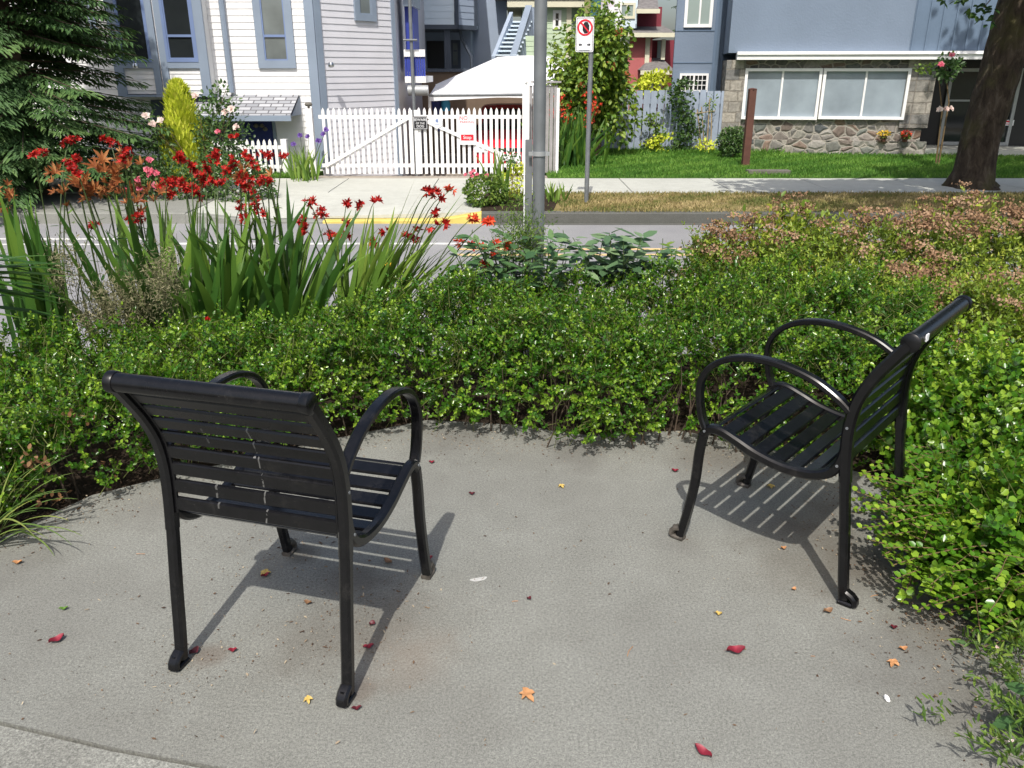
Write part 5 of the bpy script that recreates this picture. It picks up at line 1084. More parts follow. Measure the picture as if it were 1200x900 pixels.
broad('small pale broad-leaved shoots behind the hedge, right of the blue-green plant', 795, 285, 4.75, 22, 14, 50, .08, .03, 'bush', 8)
r_ = thing('feathery_weed', 'fine feathery green weed growing round the steel pole', 'plant', (W(610, 300, 4.8)[0], 4.75, -.035))
P = np.array([W(612+rng.normal()*16, 280+rng.normal()*20, 4.75+rng.normal()*.1) for _ in range(1800)]); leaves('fine_leaves', P, rdir(len(P))+[0, 0, .6], rdir(len(P)), .028, .005, M['bush'], r_)
mb = MB()
for _ in range(40): c = W(612+rng.normal()*16, 270+rng.normal()*14, 4.75); mb.tube([(c[0]+rng.normal()*.03, 4.75, 0), c], [.002, .001], 4)
build(mb, 'stems', M['greenstem'], r_)
# tiny red flower and yellow bud in the hedge crest
for (u, v, Y, m_, lab, rad) in ((244, 377, 3.75, 'redflower', 'single small red flower poking out of the hedge top', .018), (455, 313, 4.4, 'yellow', 'small yellow flower between the pale sword leaves', .02)):
    c = W(u, v, Y); r_ = thing('small_flower', lab, 'flower', (c[0], c[1], 0)); build(MB().tube([(c[0], c[1], 0), c], .002, 5), 'stem', M['greenstem'], r_)
    Ps, Ds, Ns, Ls = [], [], [], []
    for k in range(3): floret(Ps, Ds, Ns, Ls, c, [rng.normal()*.2, -.5, .8], rad*(1+.2*k), 7, .9-.25*k)
    leaves('bloom', np.array(Ps), np.array(Ds), np.array(Ns), np.array(Ls), np.array(Ls)*.5, M[m_], r_)
# long grass at the left edge
b = G(-20, 640); r_ = thing('grass_tuft', 'tuft of long arching grass leaves at the left edge of the pavement', 'grass', (b[0], b[1], 0)); V, F, VV = [], [], []
for (tu, tv, L, az, th, bd) in [(110, 540, .42, 20, 38, .9), (105, 612, .40, 5, 48, 1.4), (60, 600, .33, 10, 40, 1.5), (60, 520, .36, 35, 30, .8), (20, 505, .3, 60, 20, .5), (50, 640, .3, -20, 45, 1.6), (90, 560, .38, 15, 42, 1.0)]*3:
    blade(V, F, VV, (b[0]+rng.normal()*.03, b[1]+rng.normal()*.03, 0), R(az+rng.normal()*14), R(th+rng.normal()*7), bd+rng.normal()*.15, L*(1+.15*rng.normal()), .010, ns=14, twist=R(az+90))
npmesh('leaves', np.array(V), np.array(F), M['grassblade'], r_, np.array(VV), True)
# weeds at the bottom right corner
b = G(1195, 860); r_ = thing('weed_clump', 'straggly flowering weed clump at the bottom right corner of the pavement', 'plant', (b[0], b[1], 0)); mb = MB(); P = []; D = []; FL = []
for k in range(34):
    b = G(1215+rng.normal()*25, 850+rng.normal()*45); a = R(rng.uniform(95, 240)); L = rng.uniform(.10, .24); tp = b+np.array([math.cos(a)*L*.7, math.sin(a)*L*.5, L*rng.uniform(.4, 1)]); mb.tube([b, (b+tp)/2+[0, 0, .02], tp], [.0018, .0015, .001], 5)
    for f_ in np.linspace(.15, 1, 12):
        for _ in range(2): P.append(b*(1-f_)+tp*f_+[0, 0, .02*math.sin(3.14*f_)]); D.append(unit(unit(tp-b)*.8+rng.normal(size=3)*.6))
    if rng.random() < .45: FL.append(tp)
for (u, v) in ((1060+70, 775), (1140, 762), (1158, 798), (1135, 815), (1150, 880), (1090, 860), (1105, 855)):
    c = G(u, v); c[2] = .06; P += list(c+rng.normal(size=(14, 3))*.018); D += list(rdir(14))
build(mb, 'stems', M['greenstem'], r_); n = len(P); leaves('leaves', np.array(P), np.array(D), rdir(n)+[0, 0, 1.2], .028*(.6+rng.random(n)), .007, M['bush'], r_)
for q in FL: leaves('flower', np.repeat(q[None], 5, 0), rdir(5)+[0, 0, .5], rdir(5), .008, .006, M['palepink'], r_)
P = []; 
for k in range(9): c = G(1200+rng.normal()*14, 872+rng.normal()*14); c[2] = .05+.04*rng.random(); P.append(c)
leaves('broad_leaves', np.array(P), rdir(9)*[1, 1, .2], rdir(9)*.2+[0, 0, 1], .07, .045, M['peony'], r_)
c = G(1160, 745); r_ = thing('ground_ivy', 'few dark ground leaves below the right hedge shoots', 'plant', (c[0], c[1], 0)); P = np.array([G(1165+rng.normal()*22, 745+rng.normal()*12)+[0, 0, .02+.03*rng.random()] for _ in range(60)]); leaves('leaves', P, rdir(60)*[1, 1, .2], rdir(60)*.3+[0, 0, 1], .03, .022, M['peony'], r_)

# ------------------------------------------------------------------ planting across the road
# spruce
def spruce(label, base, Hh, rad, n=42, seed=5, zmin=.25):
    r_ = thing('spruce_tree', label, 'tree', base); b = np.array(base, float)
    build(MB().tube([b, b+[0, 0, Hh*.5], b+[0, 0, Hh]], [.16, .09, .01], 10), 'trunk', M['bark'], r_, True)
    P, D, N, L, VV = [], [], [], [], []; mb = MB()
    for i in range(n*9):
        z = zmin+(Hh-zmin)*((i+rng.random())/(n*9))**1.15; rr = rad*(1-z/Hh)**.75*(.72+.36*rng.random()); a = rng.uniform(0, 6.283)
        dirh = np.array([math.cos(a), math.sin(a), 0]); m = max(4, int(rr/.07)); pts = []
        for k in range(m+1):
            f_ = k/m; p = b+dirh*rr*f_+np.array([0, 0, z+rr*(.14*f_-.42*f_*f_+.16*f_**4)]); pts.append(p)
        mb.tube([pts[0], pts[m//2], pts[-1]], [.016, .010, .004], 5)
        side = np.array([-dirh[1], dirh[0], 0]); bl = rng.random()
        for k in range(1, m+1):
            f_ = k/m
            if f_ < .25: continue
            wl = .40*(1-f_*.55)*min(1, rr); p = pts[k]
            for s in (-1, 1):
                q = max(2, int(wl/.042))
                for j in range(q):
                    g_ = (j+rng.random()*.6)/q; pp = p+side*s*wl*g_+dirh*wl*.5*g_+np.array([0, 0, -.20*g_*wl-.02]); dd = unit(side*s*.8+dirh*.7+np.array([0, 0, -.45-.4*rng.random()])+rng.normal(size=3)*.22)
                    P.append(pp+rng.normal(size=3)*.012); D.append(dd); N.append(np.array([0, 0, 1.])+rng.normal(size=3)*.3+dirh*.4); L.append(.075+.05*rng.random()); VV.append(np.clip(.35*bl+.25*rng.random()+.30*g_*f_, 0, 1))
            P.append(p); D.append(dirh+np.array([0, 0, -.5])+rng.normal(size=3)*.2); N.append(np.array([0, 0, 1.])); L.append(.14); VV.append(.5)
    L = np.array(L); leaves('needles', np.array(P), np.array(D), np.array(N), L, L*.26, M['spruce'], r_, np.array(VV), .3); build(mb, 'branches', M['bark'], r_); return r_
spruce('dark green drooping spruce at the left in front of the white house', (-7.15, 12.6, S0), 7.5, 2.12, 62)
# golden cypress
c = W(222, 205, 13.2); r_ = thing('golden_cypress', 'bright yellow-green narrow cypress in front of the porch', 'shrub', (c[0], 13.2, S0)); top = W(218, 108, 13.2)[2]
n = 5200; f_ = rng.random(n)**.8; a = rng.uniform(0, 6.283, n); hh = top-S0; rr = .36*(1-f_)**.55*np.clip(f_*6+.5, 0, 1)*(.35+.65*rng.random(n)**.5)*(1+.35*np.sin(a*4+f_*14))
P = np.c_[c[0]+rr*np.cos(a), 13.2+rr*np.sin(a), S0+.1+hh*f_]; D = unit(np.c_[np.cos(a)*.5, np.sin(a)*.5, np.full(n, 1.1)]+rng.normal(size=(n, 3))*.3)
leaves('foliage', P, D, unit(np.c_[np.cos(a), np.sin(a), np.full(n, .5)]), .13, .026, M['cypress'], r_); build(MB().tube([(c[0], 13.2, S0), (c[0], 13.2, top-.3)], [.04, .01], 6), 'trunk', M['bark'], r_)
# rose bushes
def bloom(root, c, r, mat):
    Ps, Ds, Ns, Ls = [], [], [], []
    for k in range(4): floret(Ps, Ds, Ns, Ls, np.array(c), [rng.normal()*.3, -.8, .5], r*(1-.18*k), 6, .95-.22*k)
    leaves('bloom', np.array(Ps), np.array(Ds), np.array(Ns), np.array(Ls), np.array(Ls)*.8, M[mat], root, fold=.25)
def stemset(root, base, tips, mat='twig', r=.008):
    mb = MB()
    for t_ in tips: t_ = np.array(t_); b = np.array(base)+[rng.normal()*.06, rng.normal()*.04, 0]; mb.tube([b, b*.45+t_*.55+[rng.normal()*.05, 0, .05], t_], [r, r*.7, r*.4], 5)
    build(mb, 'stems', M[mat], root)
c = W(170, 215, 12.2); r_ = thing('rose_bush', 'rose bush with bright pink blooms between the spruce and the red flowers', 'shrub', (c[0], 12.2, S0))
P = [W(u/3, v/3, 12.05) for u, v in ((525,565),(540,605),(550,612),(530,615),(520,600),(490,635),(495,665),(445,675),(500,715),(490,650),(780,642),(545,655))]
stemset(r_, (c[0], 12.2, S0), P[::2]); bush('foliage', r_, W(185, 225, 12.3), (.95, .4, .5), 2600, .055, .034, M['rosebush'])
for p in P: bloom(r_, p, .065, 'pink')
c = W(250, 200, 12.9); r_ = thing('rose_bush', 'tall loose rose bush with pale pink blooms by the golden cypress', 'shrub', (c[0], 12.9, S0))
P = [W(u/3, v/3, 12.8) for u, v in ((512,410),(537,440),(572,427),(690,340),(815,388),(835,450),(795,400),(330+200,443))]; stemset(r_, (c[0]-.2, 12.9, S0), P+[W(265, 105, 12.9), W(262, 115, 12.9)])
bush('foliage', r_, W(258, 165, 12.95), (.42, .3, .75), 1500, .06, .036, M['rosebush'], .2); bush('foliage', r_, W(186, 180, 12.95), (.35, .3, .6), 700, .06, .036, M['rosebush'], .2, seed=8); bush('foliage', r_, W(262, 120, 12.9), (.25, .2, .3), 90, .06, .035, M['rosebush'], .1, seed=9)
for p in P[:-1]: bloom(r_, p, .075, 'palepink')
bloom(r_, W(279, 160, 12.7), .06, 'redflower'); bloom(r_, W(271, 161, 12.7), .06, 'redflower')
c = W(290, 225, 12.2); r_ = thing('rose_bush', 'low leafy rose bush in front of the low picket fence', 'shrub', (c[0], 12.2, S0)); bush('foliage', r_, W(270, 215, 12.25), (.7, .35, .42), 1900, .055, .034, M['rosebush'], seed=5); stemset(r_, (c[0], 12.2, S0), [W(270, 205, 12.2), W(300, 205, 12.2), W(240, 205, 12.2)]); bloom(r_, W(262, 214, 12.0), .06, 'pink'); bloom(r_, W(256, 155, 12.0), .05, 'pink')
# irises by the gate post
def swordthing(name, label, cu, cv, Y, n, L, w, spd, mat, fl=None, flm='purple', z=S0, rb=.1, fr=.06):
    c = W(cu, cv, Y); r_ = thing(name, label, 'plant', (c[0], Y, z)); clump(r_, (c[0], Y, z), n, L, w, spd, None, math.pi, .4, mat, rb=rb, twist=0.)
    for (u, v) in fl or []:
        p = W(u, v, Y-.05); build(MB().tube([(c[0]+rng.normal()*.04, Y, z), p], [.006, .004], 5), 'flower_stem', M['greenstem'], r_); bloom(r_, p, fr, flm)
    return r_
swordthing('iris', 'iris clump with purple blooms at the foot of the left gate post', 357, 208, 14.2, 46, .62, .035, .3, 'bladelight', [(362, 161), (380, 158), (373, 166), (345, 170), (352, 160), (382, 153)])
swordthing('crocosmia', 'tall red-flowering crocosmia clump beside the board fence across the road', 663, 186, 16.6, 150, 1.12, .055, .30, 'blade', None, rb=.24)
r_ = bpy.data.objects[-1]
rr_ = [o for o in bpy.data.objects if o.get('label', '').startswith('tall red-flowering')][0]
for k in range(34):
    p = W(rng.choice([rng.uniform(645, 672), rng.uniform(676, 700)]), 112+rng.random()*38, 16.5+rng.normal()*.15); p[2] += 0
    build(MB().tube([(p[0]*.8+.9*.2, 16.6, S0+.2), p], [.006, .003], 4), 'flower_stem', M['greenstem'], rr_); Ps, Ds, Ns, Ls = [], [], [], []
    for j in range(4): floret(Ps, Ds, Ns, Ls, p+rng.normal(size=3)*.05, rng.normal(size=3), .048, 5)
    leaves('flower_head', np.array(Ps), np.array(Ds), np.array(Ns), np.array(Ls), np.array(Ls)*.45, M['orangeredflower'], rr_)
# mixed bush near the driveway corner
c = G(570, 243, S0); r_ = thing('driveway_bush', 'small light green bush with pink flowers at the driveway corner', 'shrub', (c[0], c[1]+.2, S0)); Yb = c[1]+.25
bush('foliage', r_, W(567, 224, Yb), (.30, .25, .22), 1500, .045, .028, M['bush']); stemset(r_, (c[0], Yb, S0), [W(560, 215, Yb), W(575, 212, Yb)])
for u, v in ((551, 203), (556, 201), (546, 205), (570, 206), (553, 207), (559, 205)): bloom(r_, W(u, v, Yb-.05), .035, 'pink')
swordthing('gladiolus', 'slim pale gladiolus shoots growing out of the driveway corner bush', 583, 240, Yb+.25, 14, .78, .035, .12, 'bladelight', rb=.05)
c = W(595, 225, 12.0); r_ = thing('rose_plant', 'thin upright rose stem with few leaves beside the gladiolus', 'plant', (c[0], 12.0, S0)); stemset(r_, (c[0], 12, S0), [W(592, 172, 12), W(600, 180, 12), W(606, 178, 12)]); bush('foliage', r_, W(598, 185, 12), (.16, .1, .14), 90, .05, .03, M['peony'], .1)
c = W(606, 225, 11.9); r_ = thing('mound_plant', 'yellowish mounded plant at the foot of the white gate post', 'plant', (c[0], 12.2, S0)); bush('foliage', r_, W(606, 212, 12.2), (.2, .2, .26), 500, .06, .025, M['cypress'], seed=4); bush('low_foliage', r_, W(600, 237, 11.6), (.28, .2, .1), 400, .05, .02, M['bush'], seed=6); build(MB().tube([(c[0], 12.2, S0), (c[0], 12.2, .2)], .01, 5), 'stem', M['twig'], r_)
slab('corner_bed', [(-.41, 11.03), (.55, 11.03), (.75, 12.69), (-.41, 12.69)], S0-.004, M['soil'])
swordthing('iris', 'low grey-green iris tuft on the verge right of the steel pole', 652, 232, 11.9, 22, .30, .03, .35, 'bladelight', rb=.1)
# small tree in front of the board fence
def tree(name, label, base, trunkr, trunkh, centre, rad, n, L, Wd, mat, lobes=9, seed=3, nl=None, bark='bark'):
    r_ = thing(name, label, 'tree', base); b = np.array(base, float); c = np.array(centre, float); rad = np.array(rad, float); k0 = b+[0, 0, trunkh]
    build(MB().tube([b, (b+k0)/2+[.02, 0, 0], k0, c+[0, 0, rad[2]*.3]], [trunkr*1.3, trunkr, trunkr*.8, trunkr*.3], 10), 'trunk', M[bark], r_, True)
    rs = np.random.default_rng(seed); mb = MB(); P = []; Dd = []
    for i in range(lobes):
        d = unit(rs.normal(size=3)); d[2] = d[2]*.9+.1; lc = c+d*rad*(.35+.35*rs.random()); lr = rad*(.38+.18*rs.random()); mb.tube([k0, (k0+lc)/2+rs.normal(size=3)*.05, lc], [trunkr*.5, trunkr*.3, trunkr*.1], 5)
        m = n//lobes; dd = rdir(m); rr = (.35+.65*rng.random(m)**.5)*(1+.25*noise3(dd*2, seed+i, 1.5)); P.append(lc+dd*rr[:, None]*lr); Dd.append(dd)
    P = np.concatenate(P); Dd = np.concatenate(Dd); m = len(P)
    build(mb, 'limbs', M[bark], r_, True); leaves('crown', P, unit(Dd*.5+rng.normal(size=(m, 3))*.6+[0, 0, -.5]), unit(Dd*.4+rng.normal(size=(m, 3))*.4+[0, -.3, .7]), L*(.7+.6*rng.random(m)), Wd*(.7+.6*rng.random(m)), M[mat], r_, fold=.18); return r_
c = W(700, 182, 18.3); ct = W(697, 98, 18.2)
rt = tree('fruit_tree', 'bushy light green tree in front of the blue board fence', (c[0], 18.3, S0), .06, .6, ct, (.95, .8, 1.5), 9500, .11, .068, 'tree', 16, 12)
for (u, v) in ((683, 103), (736, 90), (718, 78), (726, 38), (697, 130)): bush('red_leaves', rt, W(u, v, 17.4), (.10, .1, .10), 9, .07, .05, M['lily'], .1)
# climbing plants on the fence
for (u, vb, vt, wd, nn, lab, m_) in ((765, 178, 133, .22, 260, 'loose light green climber low on the board fence', 'bush'), (797, 178, 93, .30, 900, 'tall dark rose climbing the board fence below the barred window', 'rosebush'), (768, 176, 158, .22, 240, 'yellow-green low plant at the foot of the board fence', 'cypress')):
    c = W(u, vb, 19.0); r_ = thing('climbing_plant', lab, 'plant', (c[0], 19.0, S0)); zt = W(u, vt, 19)[2]; zb = S0; m = nn; f_ = rng.random(m); cxs = c[0]+wd*np.sin(f_*7+u)*.5
    P = np.c_[cxs+rng.normal(size=m)*wd*.5, 19.0+rng.normal(size=m)*.08-.06, zb+(zt-zb)*f_]; leaves('leaves', P, rdir(m), rdir(m)+[0, -.6, .8], .085, .05, M[m_], r_)
    build(MB().tube([(c[0]+wd*math.sin(g_*7+u)*.5, 19.0, zb+(zt-zb)*g_) for g_ in np.linspace(0, 1, 8)], .012, 5), 'stem', M['twig'], r_)
c = W(825, 178, 19.0); r_ = thing('plant_canes', 'bare bamboo canes tied in a frame against the board fence', 'canes', (c[0], 19, S0)); mb = MB()
for (u0, u1, vt) in ((823, 817, 128), (826, 822, 125), (828, 832, 115), (833, 834, 130)): a, b = W(u0, 177, 19), W(u1, vt, 19); a[2] = S0; mb.tube([a, b], .014, 5)
mb.tube([W(815, 133, 18.97), W(838, 130, 18.97)], .01, 5); build(mb, 'canes', paint('bamboo', (.33, .25, .14), .7), r_); bush('leaves', r_, W(833, 122, 19), (.12, .08, .25), 60, .07, .03, M['bush'], .1); bush('low_leaves', r_, W(828, 172, 18.9), (.3, .15, .15), 160, .08, .03, M['cypress'], .1)
c = W(858, 180, 17.9); r_ = thing('round_bush', 'small round dark green bush beside the stone wall', 'shrub', (c[0], 17.9, S0)); bush('foliage', r_, W(857, 166, 17.9), (.29, .28, .29), 2200, .05, .03, M['rosebush'], .3); build(MB().tube([(c[0], 17.9, S0), (c[0], 17.9, .1)], .03, 6), 'stem', M['twig'], r_)
# rose by the entrance
c = W(1098, 186, 16.6); r_ = thing('standard_rose', 'tall thin rose with pink blooms by the dark entrance', 'plant', (c[0], 16.6, S0))
T1_ = W(1106, 80, 16.6); mb = MB(); mb.tube([(c[0], 16.6, S0), W(1104, 130, 16.6), W(1100, 90, 16.6)], [.02, .014, .008], 5); mb.tube([(c[0]+.05, 16.6, S0), W(1112, 120, 16.6), T1_+[0, 0, .1]], [.02, .014, .008], 5); build(mb, 'stems', M['twig'], r_)
bush('foliage', r_, W(1110, 80, 16.6), (.30, .2, .25), 240, .08, .05, M['rosebush'], .1); bush('foliage', r_, W(1084, 80, 16.6), (.2, .15, .12), 60, .07, .04, M['bush'], .1)
for (u, v, m_) in ((1102, 77, 'pink'), (1114, 66, 'pink'), (1102, 129, 'palepink'), (1108, 129, 'palepink'), (1113, 128, 'palepink')): bloom(r_, W(u, v, 16.45), .075, m_)
# big street tree on the right
Yt = 13.35; bl = G(1138, 219, S0); b = np.array([bl[0], Yt, S0])
r_ = thing('street_tree', 'large leaning street tree with dark trunk at the right edge', 'tree', b)
tp = [(1137, 222, .43), (1138, 214, .36), (1141, 200, .305), (1147, 170, .285), (1155, 140, .28), (1167, 100, .285), (1179, 60, .295), (1192, 15, .30)]
pts = [W(u, v, Yt) for u, v, _ in tp]; pts[0][2] = S0-.02; up = pts[-1]+np.array([.2, .1, 1.0]); rr_2 = [q[2] for q in tp]+[.30]
mb = MB(); PP = []; RRr = []
for i in range(len(pts)): PP.append(pts[i]); RRr.append(rr_2[i])
PP.append(up); RRr.append(.30); dense = []; dr = []
for i in range(len(PP)-1):
    for k in range(5): f_ = k/5; dense.append(np.array(PP[i])*(1-f_)+np.array(PP[i+1])*f_); dr.append(RRr[i]*(1-f_)+RRr[i+1]*f_)
dense.append(PP[-1]); dr.append(RRr[-1]); mb.tube(dense, dr, 40)
Vv = np.array(mb.v); ax = np.repeat(np.array(dense), 40, 0); rad_ = Vv-ax; an = np.tile(np.arange(40)/40*6.283, len(dense)); zz = Vv[:, 2]
mod = 1+.05*noise3(np.c_[np.cos(an)*1.2, np.sin(an)*1.2, zz*.8], 4, 3)+.03*noise3(np.c_[np.cos(an)*3, np.sin(an)*3, zz*2], 6, 4)+.12*np.exp(-(zz-S0)/.12)*np.sin(an*5)
mb.v = [tuple(q) for q in (ax+rad_*mod[:, None])]
tb_ = NT('mossy_bark'); tb_.set(.95, .15); mp = tb_.n('ShaderNodeMapping'); tb_.l(tb_.co, mp.inputs[0]); mp.inputs['Scale'].default_value = (1, 1, .35)
n1 = tb_.noise(9, 7, .75, mp.outputs[0], .6); n2 = tb_.noise(2.2, 4); cc = tb_.ramp(n1, [(.3, (.018, .014, .010)), (.55, (.075, .058, .042)), (.75, (.17, .145, .11))]); cc = tb_.mix(tb_.ramp(n2, [(.5, (0, 0, 0)), (.7, (.6, .6, .6))]), cc, (.09, .09, .03)); tb_.color(cc); tb_.bump(n1, 1, .06)
build(mb, 'trunk', tb_.m, r_, True)
mb = MB(); tips = []
for (dx, dy, dz, rr0) in ((-2.6, -2.8, 1.4, .12), (-1.2, -1.6, 2.6, .11), (1.2, -2.2, 2.4, .12), (2.2, .6, 2.2, .13), (.2, .4, 4.2, .15), (-3.4, -3.6, 1.6, .09), (.3, -3.4, 1.7, .09), (-1.2, -3.0, 2.6, .09)):
    e = up+np.array([dx, dy, dz]); mb.tube([up-[0, 0, .1], up+np.array([dx*.4, dy*.4, dz*.5]), e], [rr0, rr0*.7, rr0*.25], 8); tips.append(e)
build(mb, 'limbs', M['bark'], r_, True)
P = []; 
for e in tips:
    m = 1150; d = rdir(m); P.append(e+d*(rng.random(m)**.45*1.5)[:, None]*np.array([1, 1, .62]))
P = np.concatenate(P); P = P[P[:, 2] > 3.2]
hy = P[:, 1]+(P[:, 2]+.15)*.70; P = P[(P[:, 0] > 8.6+.25*rng.normal(size=len(P))) | (hy < 14.2)]
Q = np.c_[rng.uniform(3.6, 9.5, 2600), rng.uniform(7.9, 10.4, 2600), rng.uniform(3.3, 4.6, 2600)]; Q = Q[noise3(Q, 31, 2.0) > .12]; Q2 = np.c_[rng.uniform(6.3, 9.5, 3000), rng.uniform(9.8, 12.6, 3000), rng.uniform(3.4, 5.0, 3000)]; Q2 = Q2[noise3(Q2, 33, 1.6) > -.35]; P = np.concatenate([P, Q, Q2]); m = len(P); leaves('crown', P, rdir(m)+[0, 0, -.6], rdir(m)*.6+[0, 0, 1], .17, .15, M['maple'], r_, fold=.15)  # unseen leaf masses added above the view to shade verge and trunk
c0 = W(1150, 12, 12.9); P = np.array([W(u, v, 12.9+rng.normal()*.08) for u, v in ((1152, 9), (1145, 12), (1138, 14), (1148, 17), (1160, 14), (1156, 5), (1162, 22), (1158, 25), (1143, 18), (1163, 9), (1105, 1), (1125, 0), (1130, 2))])
leaves('low_leaves', np.repeat(P, 3, 0)+rng.normal(size=(len(P)*3, 3))*.03, rdir(len(P)*3)*[1, .5, .4]+[-.6, 0, -.4], rdir(len(P)*3)*.3+[0, -.6, .8], .12, .055, M['maple'], r_, fold=.15)
build(MB().tube([W(1170, -40, 13), W(1165, -5, 12.95), c0], [.02, .012, .004], 5), 'low_branch', M['bark'], r_)
# dark conifer between the red house and the blue building
spruce('dark evergreen behind the red house, seen beside the blue building', (10.2, 47, -.6), 12, 3.2, 16, zmin=1.5)

# grass (stuff)
def grass(name, x0, x1, y0, y1, n, z, L, w, mat, label, fn=None):
    P = np.c_[rng.uniform(x0, x1, n), rng.uniform(y0, y1, n), np.full(n, z)]
    if fn is not None: P = P[fn(P)]
    m = len(P); v = np.clip(.45+.6*noise3(P, 3, 2.4)+.22*rng.normal(size=m), 0, 1); o = leaves(name, P, rdir(m)*.7+[0, 0, 1], rdir(m), L*(.5+rng.random(m)), w, M[mat], None, v); return stuff(o, label, 'grass')
grass('lawn_grass', .65, 11.5, 14.48, 19.2, 42000, S0, .055, .012, 'lawn', 'short green lawn grass in front of the blue building')
grass('verge_grass', .65, 9.5, 10.90, 12.69, 29000, S0-.012, .045, .010, 'dry', 'dry yellowed grass of the verge between kerb and pavement', lambda P: noise3(P, 8, 1.6) > -1.2+rng.random(len(P))*1.1)
grass('kerbside_grass', -4.4, -3.5, 14.47, 14.85, 1500, S0, .07, .012, 'lawn', 'narrow strip of green grass at the foot of the left gate post')
grass('fence_side_grass', .8, 6, 18.6, 19.25, 3500, S0, .11, .014, 'lawn', 'longer uncut grass along the foot of the board fence')
# unseen leaves added to the street tree give the dappled shade on the verge
# ------------------------------------------------------------------ litter on the pavement
def fallen(u, v, L, w, mat, rz, lab, kind='oval', z=.0):
    c = G(u, v); t_ = None; V = []; F = []; L *= 1.12; w *= 1.35
    if kind == 'oval':
        n = 9
        for k in range(n+1):
            f_ = k/n; ww = w*math.sin(math.pi*min(1, f_*1.02))**.75*.5+.0004; x_ = (f_-.5)*L; zc = .003+.006*(2*f_-1)**2*(L/.06)+.002*math.sin(f_*9); V += [(x_, -ww, zc+.006*w/.02), (x_, 0, zc), (x_, ww, zc+.006*w/.02)]
        for k in range(n): b_ = k*3; F += [(b_, b_+3, b_+4, b_+1), (b_+1, b_+4, b_+5, b_+2)]
        b_ = len(V); V += [(-L*.5, -.0008, .012*L/.06+.003), (-L*.5, .0008, .012*L/.06+.003), (-L*.72, 0, .008)]; F += [(b_, b_+1, b_+2)]
    else:
        m = 20; V.append((0, 0, .004))
        for k in range(m): a = 2*math.pi*k/m; r = L*.5*(1 if k % 4 == 0 else .5 if k % 4 == 2 else .7)*(1.1 if math.cos(a) > -.3 else .7)*(.85+.3*abs(math.sin(k*2.3))); V.append((r*math.cos(a), r*math.sin(a)*w/L, .004+.006*abs(math.sin(a*2.5))))
        F = [(0, 1+k, 1+(k+1) % m) for k in range(m)]
    V = np.array(V); ca, sa = math.cos(rz), math.sin(rz); V = np.c_[V[:, 0]*ca-V[:, 1]*sa, V[:, 0]*sa+V[:, 1]*ca, V[:, 2]]
    me = bpy.data.meshes.new('fallen_leaf'); me.from_pydata(V.tolist(), [], F); me.update(); o = finish('fallen_leaf', me, M[mat], None, True); o.location = (c[0], c[1], .0015); return tag(o, lab, 'leaf', 'fallen leaves on the pavement')
for a_ in [(862, 765, .050, .024, 'leafred', R(8), 'flat crimson oval leaf on the pavement right of centre'),
 (824, 884, .046, .018, 'leafred', R(-50), 'curled crimson leaf near the bottom edge of the pavement'),
 (67, 752, .040, .020, 'leafred', R(50), 'crumpled dark red leaf on the left part of the pavement'),
 (75, 715, .024, .010, 'leafgreen', R(15), 'tiny green leaf above the crumpled red leaf on the left'),
 (616, 816, .052, .044, 'leaforange', R(20), 'pale orange lobed leaf in the bottom middle of the pavement', 'lobed'),
 (1045, 778, .040, .030, 'leaforange', R(-50), 'orange lobed leaf near the right hedge', 'lobed'),
 (1058, 762, .022, .012, 'leaforange', R(0), 'small orange leaf just above the orange lobed leaf'),
 (842, 721, .018, .012, 'leafyellow', R(-20), 'small yellow oval leaf between the chairs and the crimson leaf'),
 (657, 571, .034, .024, 'leafyellow', R(10), 'yellow leaf on the pavement in front of the middle hedge', 'lobed'),
 (312, 673, .045, .03, 'leafyellow', R(160), 'pale yellow curled leaf behind the left chair leg', 'lobed'),
 (311, 676, .026, .012, 'leafred', R(40), 'dark red leaf touching the pale yellow leaf under the left chair'),
 (502, 657, .030, .016, 'leafred', R(30), 'dark red leaf beside the front foot of the left chair'),
 (432, 760, .028, .014, 'leafred', R(20), 'dark red leaf beside the right rear leg of the left chair'),
 (436, 733, .020, .014, 'leafdark', R(70), 'small dark red leaf just above another under the left chair'),
 (273, 764, .022, .012, 'leafred', R(10), 'small dark red leaf between the rear legs of the left chair'),
 (418, 832, .024, .010, 'leafdark', R(15), 'blackish red leaf below the right rear foot of the left chair'),
 (228, 766, .03, .018, 'leafdark', R(60), 'blackish leaf against the left rear foot of the left chair'),
 (360, 822, .030, .024, 'leafyellow', R(10), 'cream shrivelled leaf below the middle of the left chair', 'lobed'),
 (361, 708, .024, .013, 'leafbrown', R(-20), 'brown leaf in the shadow gap of the left chair'),
 (455, 660, .034, .016, 'leafbrown', R(-40), 'brown twisted leaf in the seat shadow of the left chair'),
 (620, 703, .014, .010, 'leafdark', R(30), 'tiny dark red leaf in the middle of the pavement'),
 (791, 553, .026, .014, 'leafred', R(-10), 'dark red leaf left of the far front leg of the right chair'),
 (902, 571, .040, .028, 'leafyellow', R(-20), 'yellow leaf beside the far front foot of the right chair', 'lobed'),
 (918, 644, .018, .012, 'leaforange', R(0), 'small orange leaf at the edge of the right chair shadow'),
 (930, 692, .016, .010, 'leaforange', R(30), 'small orange leaf left of the rear leg of the right chair'),
 (970, 718, .03, .016, 'leafbrown', R(20), 'brown leaf at the rear foot of the right chair'),
 (1047, 737, .018, .012, 'leafdark', R(-20), 'tiny dark red leaf right of the right chair rear foot'),
 (21, 661, .028, .014, 'leaforange', R(10), 'orange leaf at the left edge by the grass tuft'),
 (506, 543, .022, .012, 'leafred', R(0), 'red leaf right of the left chair armrest near the hedge'),
 (553, 580, .022, .012, 'leafdark', R(0), 'dark red leaf on the pavement right of the left chair seat')]:
    fallen(*a_)
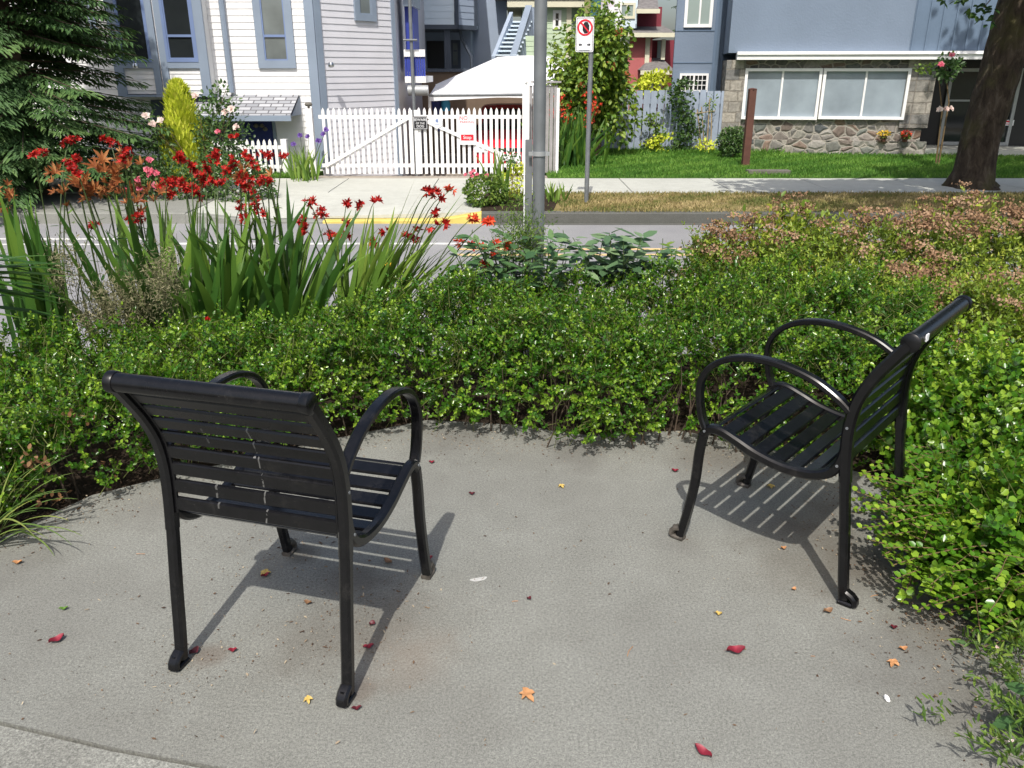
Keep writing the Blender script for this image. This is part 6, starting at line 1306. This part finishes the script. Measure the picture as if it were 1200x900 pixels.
c = G(1039, 820); o = build(MB().lathe((0, 0, 0), [(.004, 0), (.009, .004), (.007, .010), (.002, .012)], 8), 'white_pebble', M['chalk'], smooth=True); o.location = (c[0], c[1], .001); o.scale = (.8, 1.6, .8); tag(o, 'small white chip lying near the right hedge', 'pebble')
c = G(561, 679); mb = MB(); pl_ = [(.028*math.cos(a)*(1+.2*math.sin(3*a)), .012*math.sin(a)*(1+.25*math.cos(2*a))) for a in np.linspace(0, 6.283, 20)[:-1]]; mb.prism(pl_, .0005, .0012)
o = build(mb, 'chalky_spot', paint('dried_spot', (.42, .42, .40), .8, .2, 60)); o.location = (c[0], c[1], 0); o.rotation_euler[2] = .3; tag(o, 'pale dried spot on the pavement right of the left chair', 'stain')
# crumbs of debris
n = 5200; cen = [G(*q) for q in ((440, 700), (400, 740), (325, 650), (1000, 640), (960, 600), (1050, 680), (880, 540), (240, 770), (1080, 760), (560, 520))]; P = []
for i in range(n):
    if i < 1500: q = cen[rng.integers(len(cen))]; p = q[:2]+rng.normal(size=2)*.13
    elif i < 4700: k = rng.integers(1, 17); f_ = rng.random(); p = np.array(front[k])*(1-f_)+np.array(front[k+1])*f_+np.array([-.0 if front[k][0] < 1.1 else -.12, -.12])+rng.normal(size=2)*.09
    else: p = np.array([rng.uniform(-1.8, 1.3), rng.uniform(1.6, 3.4)])
    P.append([p[0], p[1], .003])
P = np.array(P); ok = sdist(P[:, :2], front+[(-6, -2)]) < 9; o = leaves('debris', P, rdir(n)*[1, 1, .15], rdir(n)*.4+[0, 0, 1], .003+.015*rng.random(n)**4, .002+.004*rng.random(n), leafmat('debris_bits', (.03, .015, .01), (.13, .08, .05), (.42, .36, .26), .8, .05, .1), None); stuff(o, 'fine scattered leaf crumbs and grit on the pavement', 'debris')
mb = MB()
for (u, v, L, a) in ((735, 770, .05, 1.1), (600, 706, .02, .2), (985, 725, .03, -.5), (950, 770, .012, 0), (330, 590, .03, .6), (1020, 700, .03, .3), (160, 650, .03, 0)):
    c = G(u, v); mb.tube([(c[0], c[1], .003), (c[0]+L*.5*math.cos(a)-.004, c[1]+L*.5*math.sin(a), .004), (c[0]+L*math.cos(a), c[1]+L*math.sin(a), .003)], .0009, 4)
o = build(mb, 'dry_stalks', M['leaforange']); stuff(o, 'dry grass stalks scattered on the pavement', 'debris')
o = bpy.data.objects.get('pole_island')
if o: bpy.data.objects.remove(o)
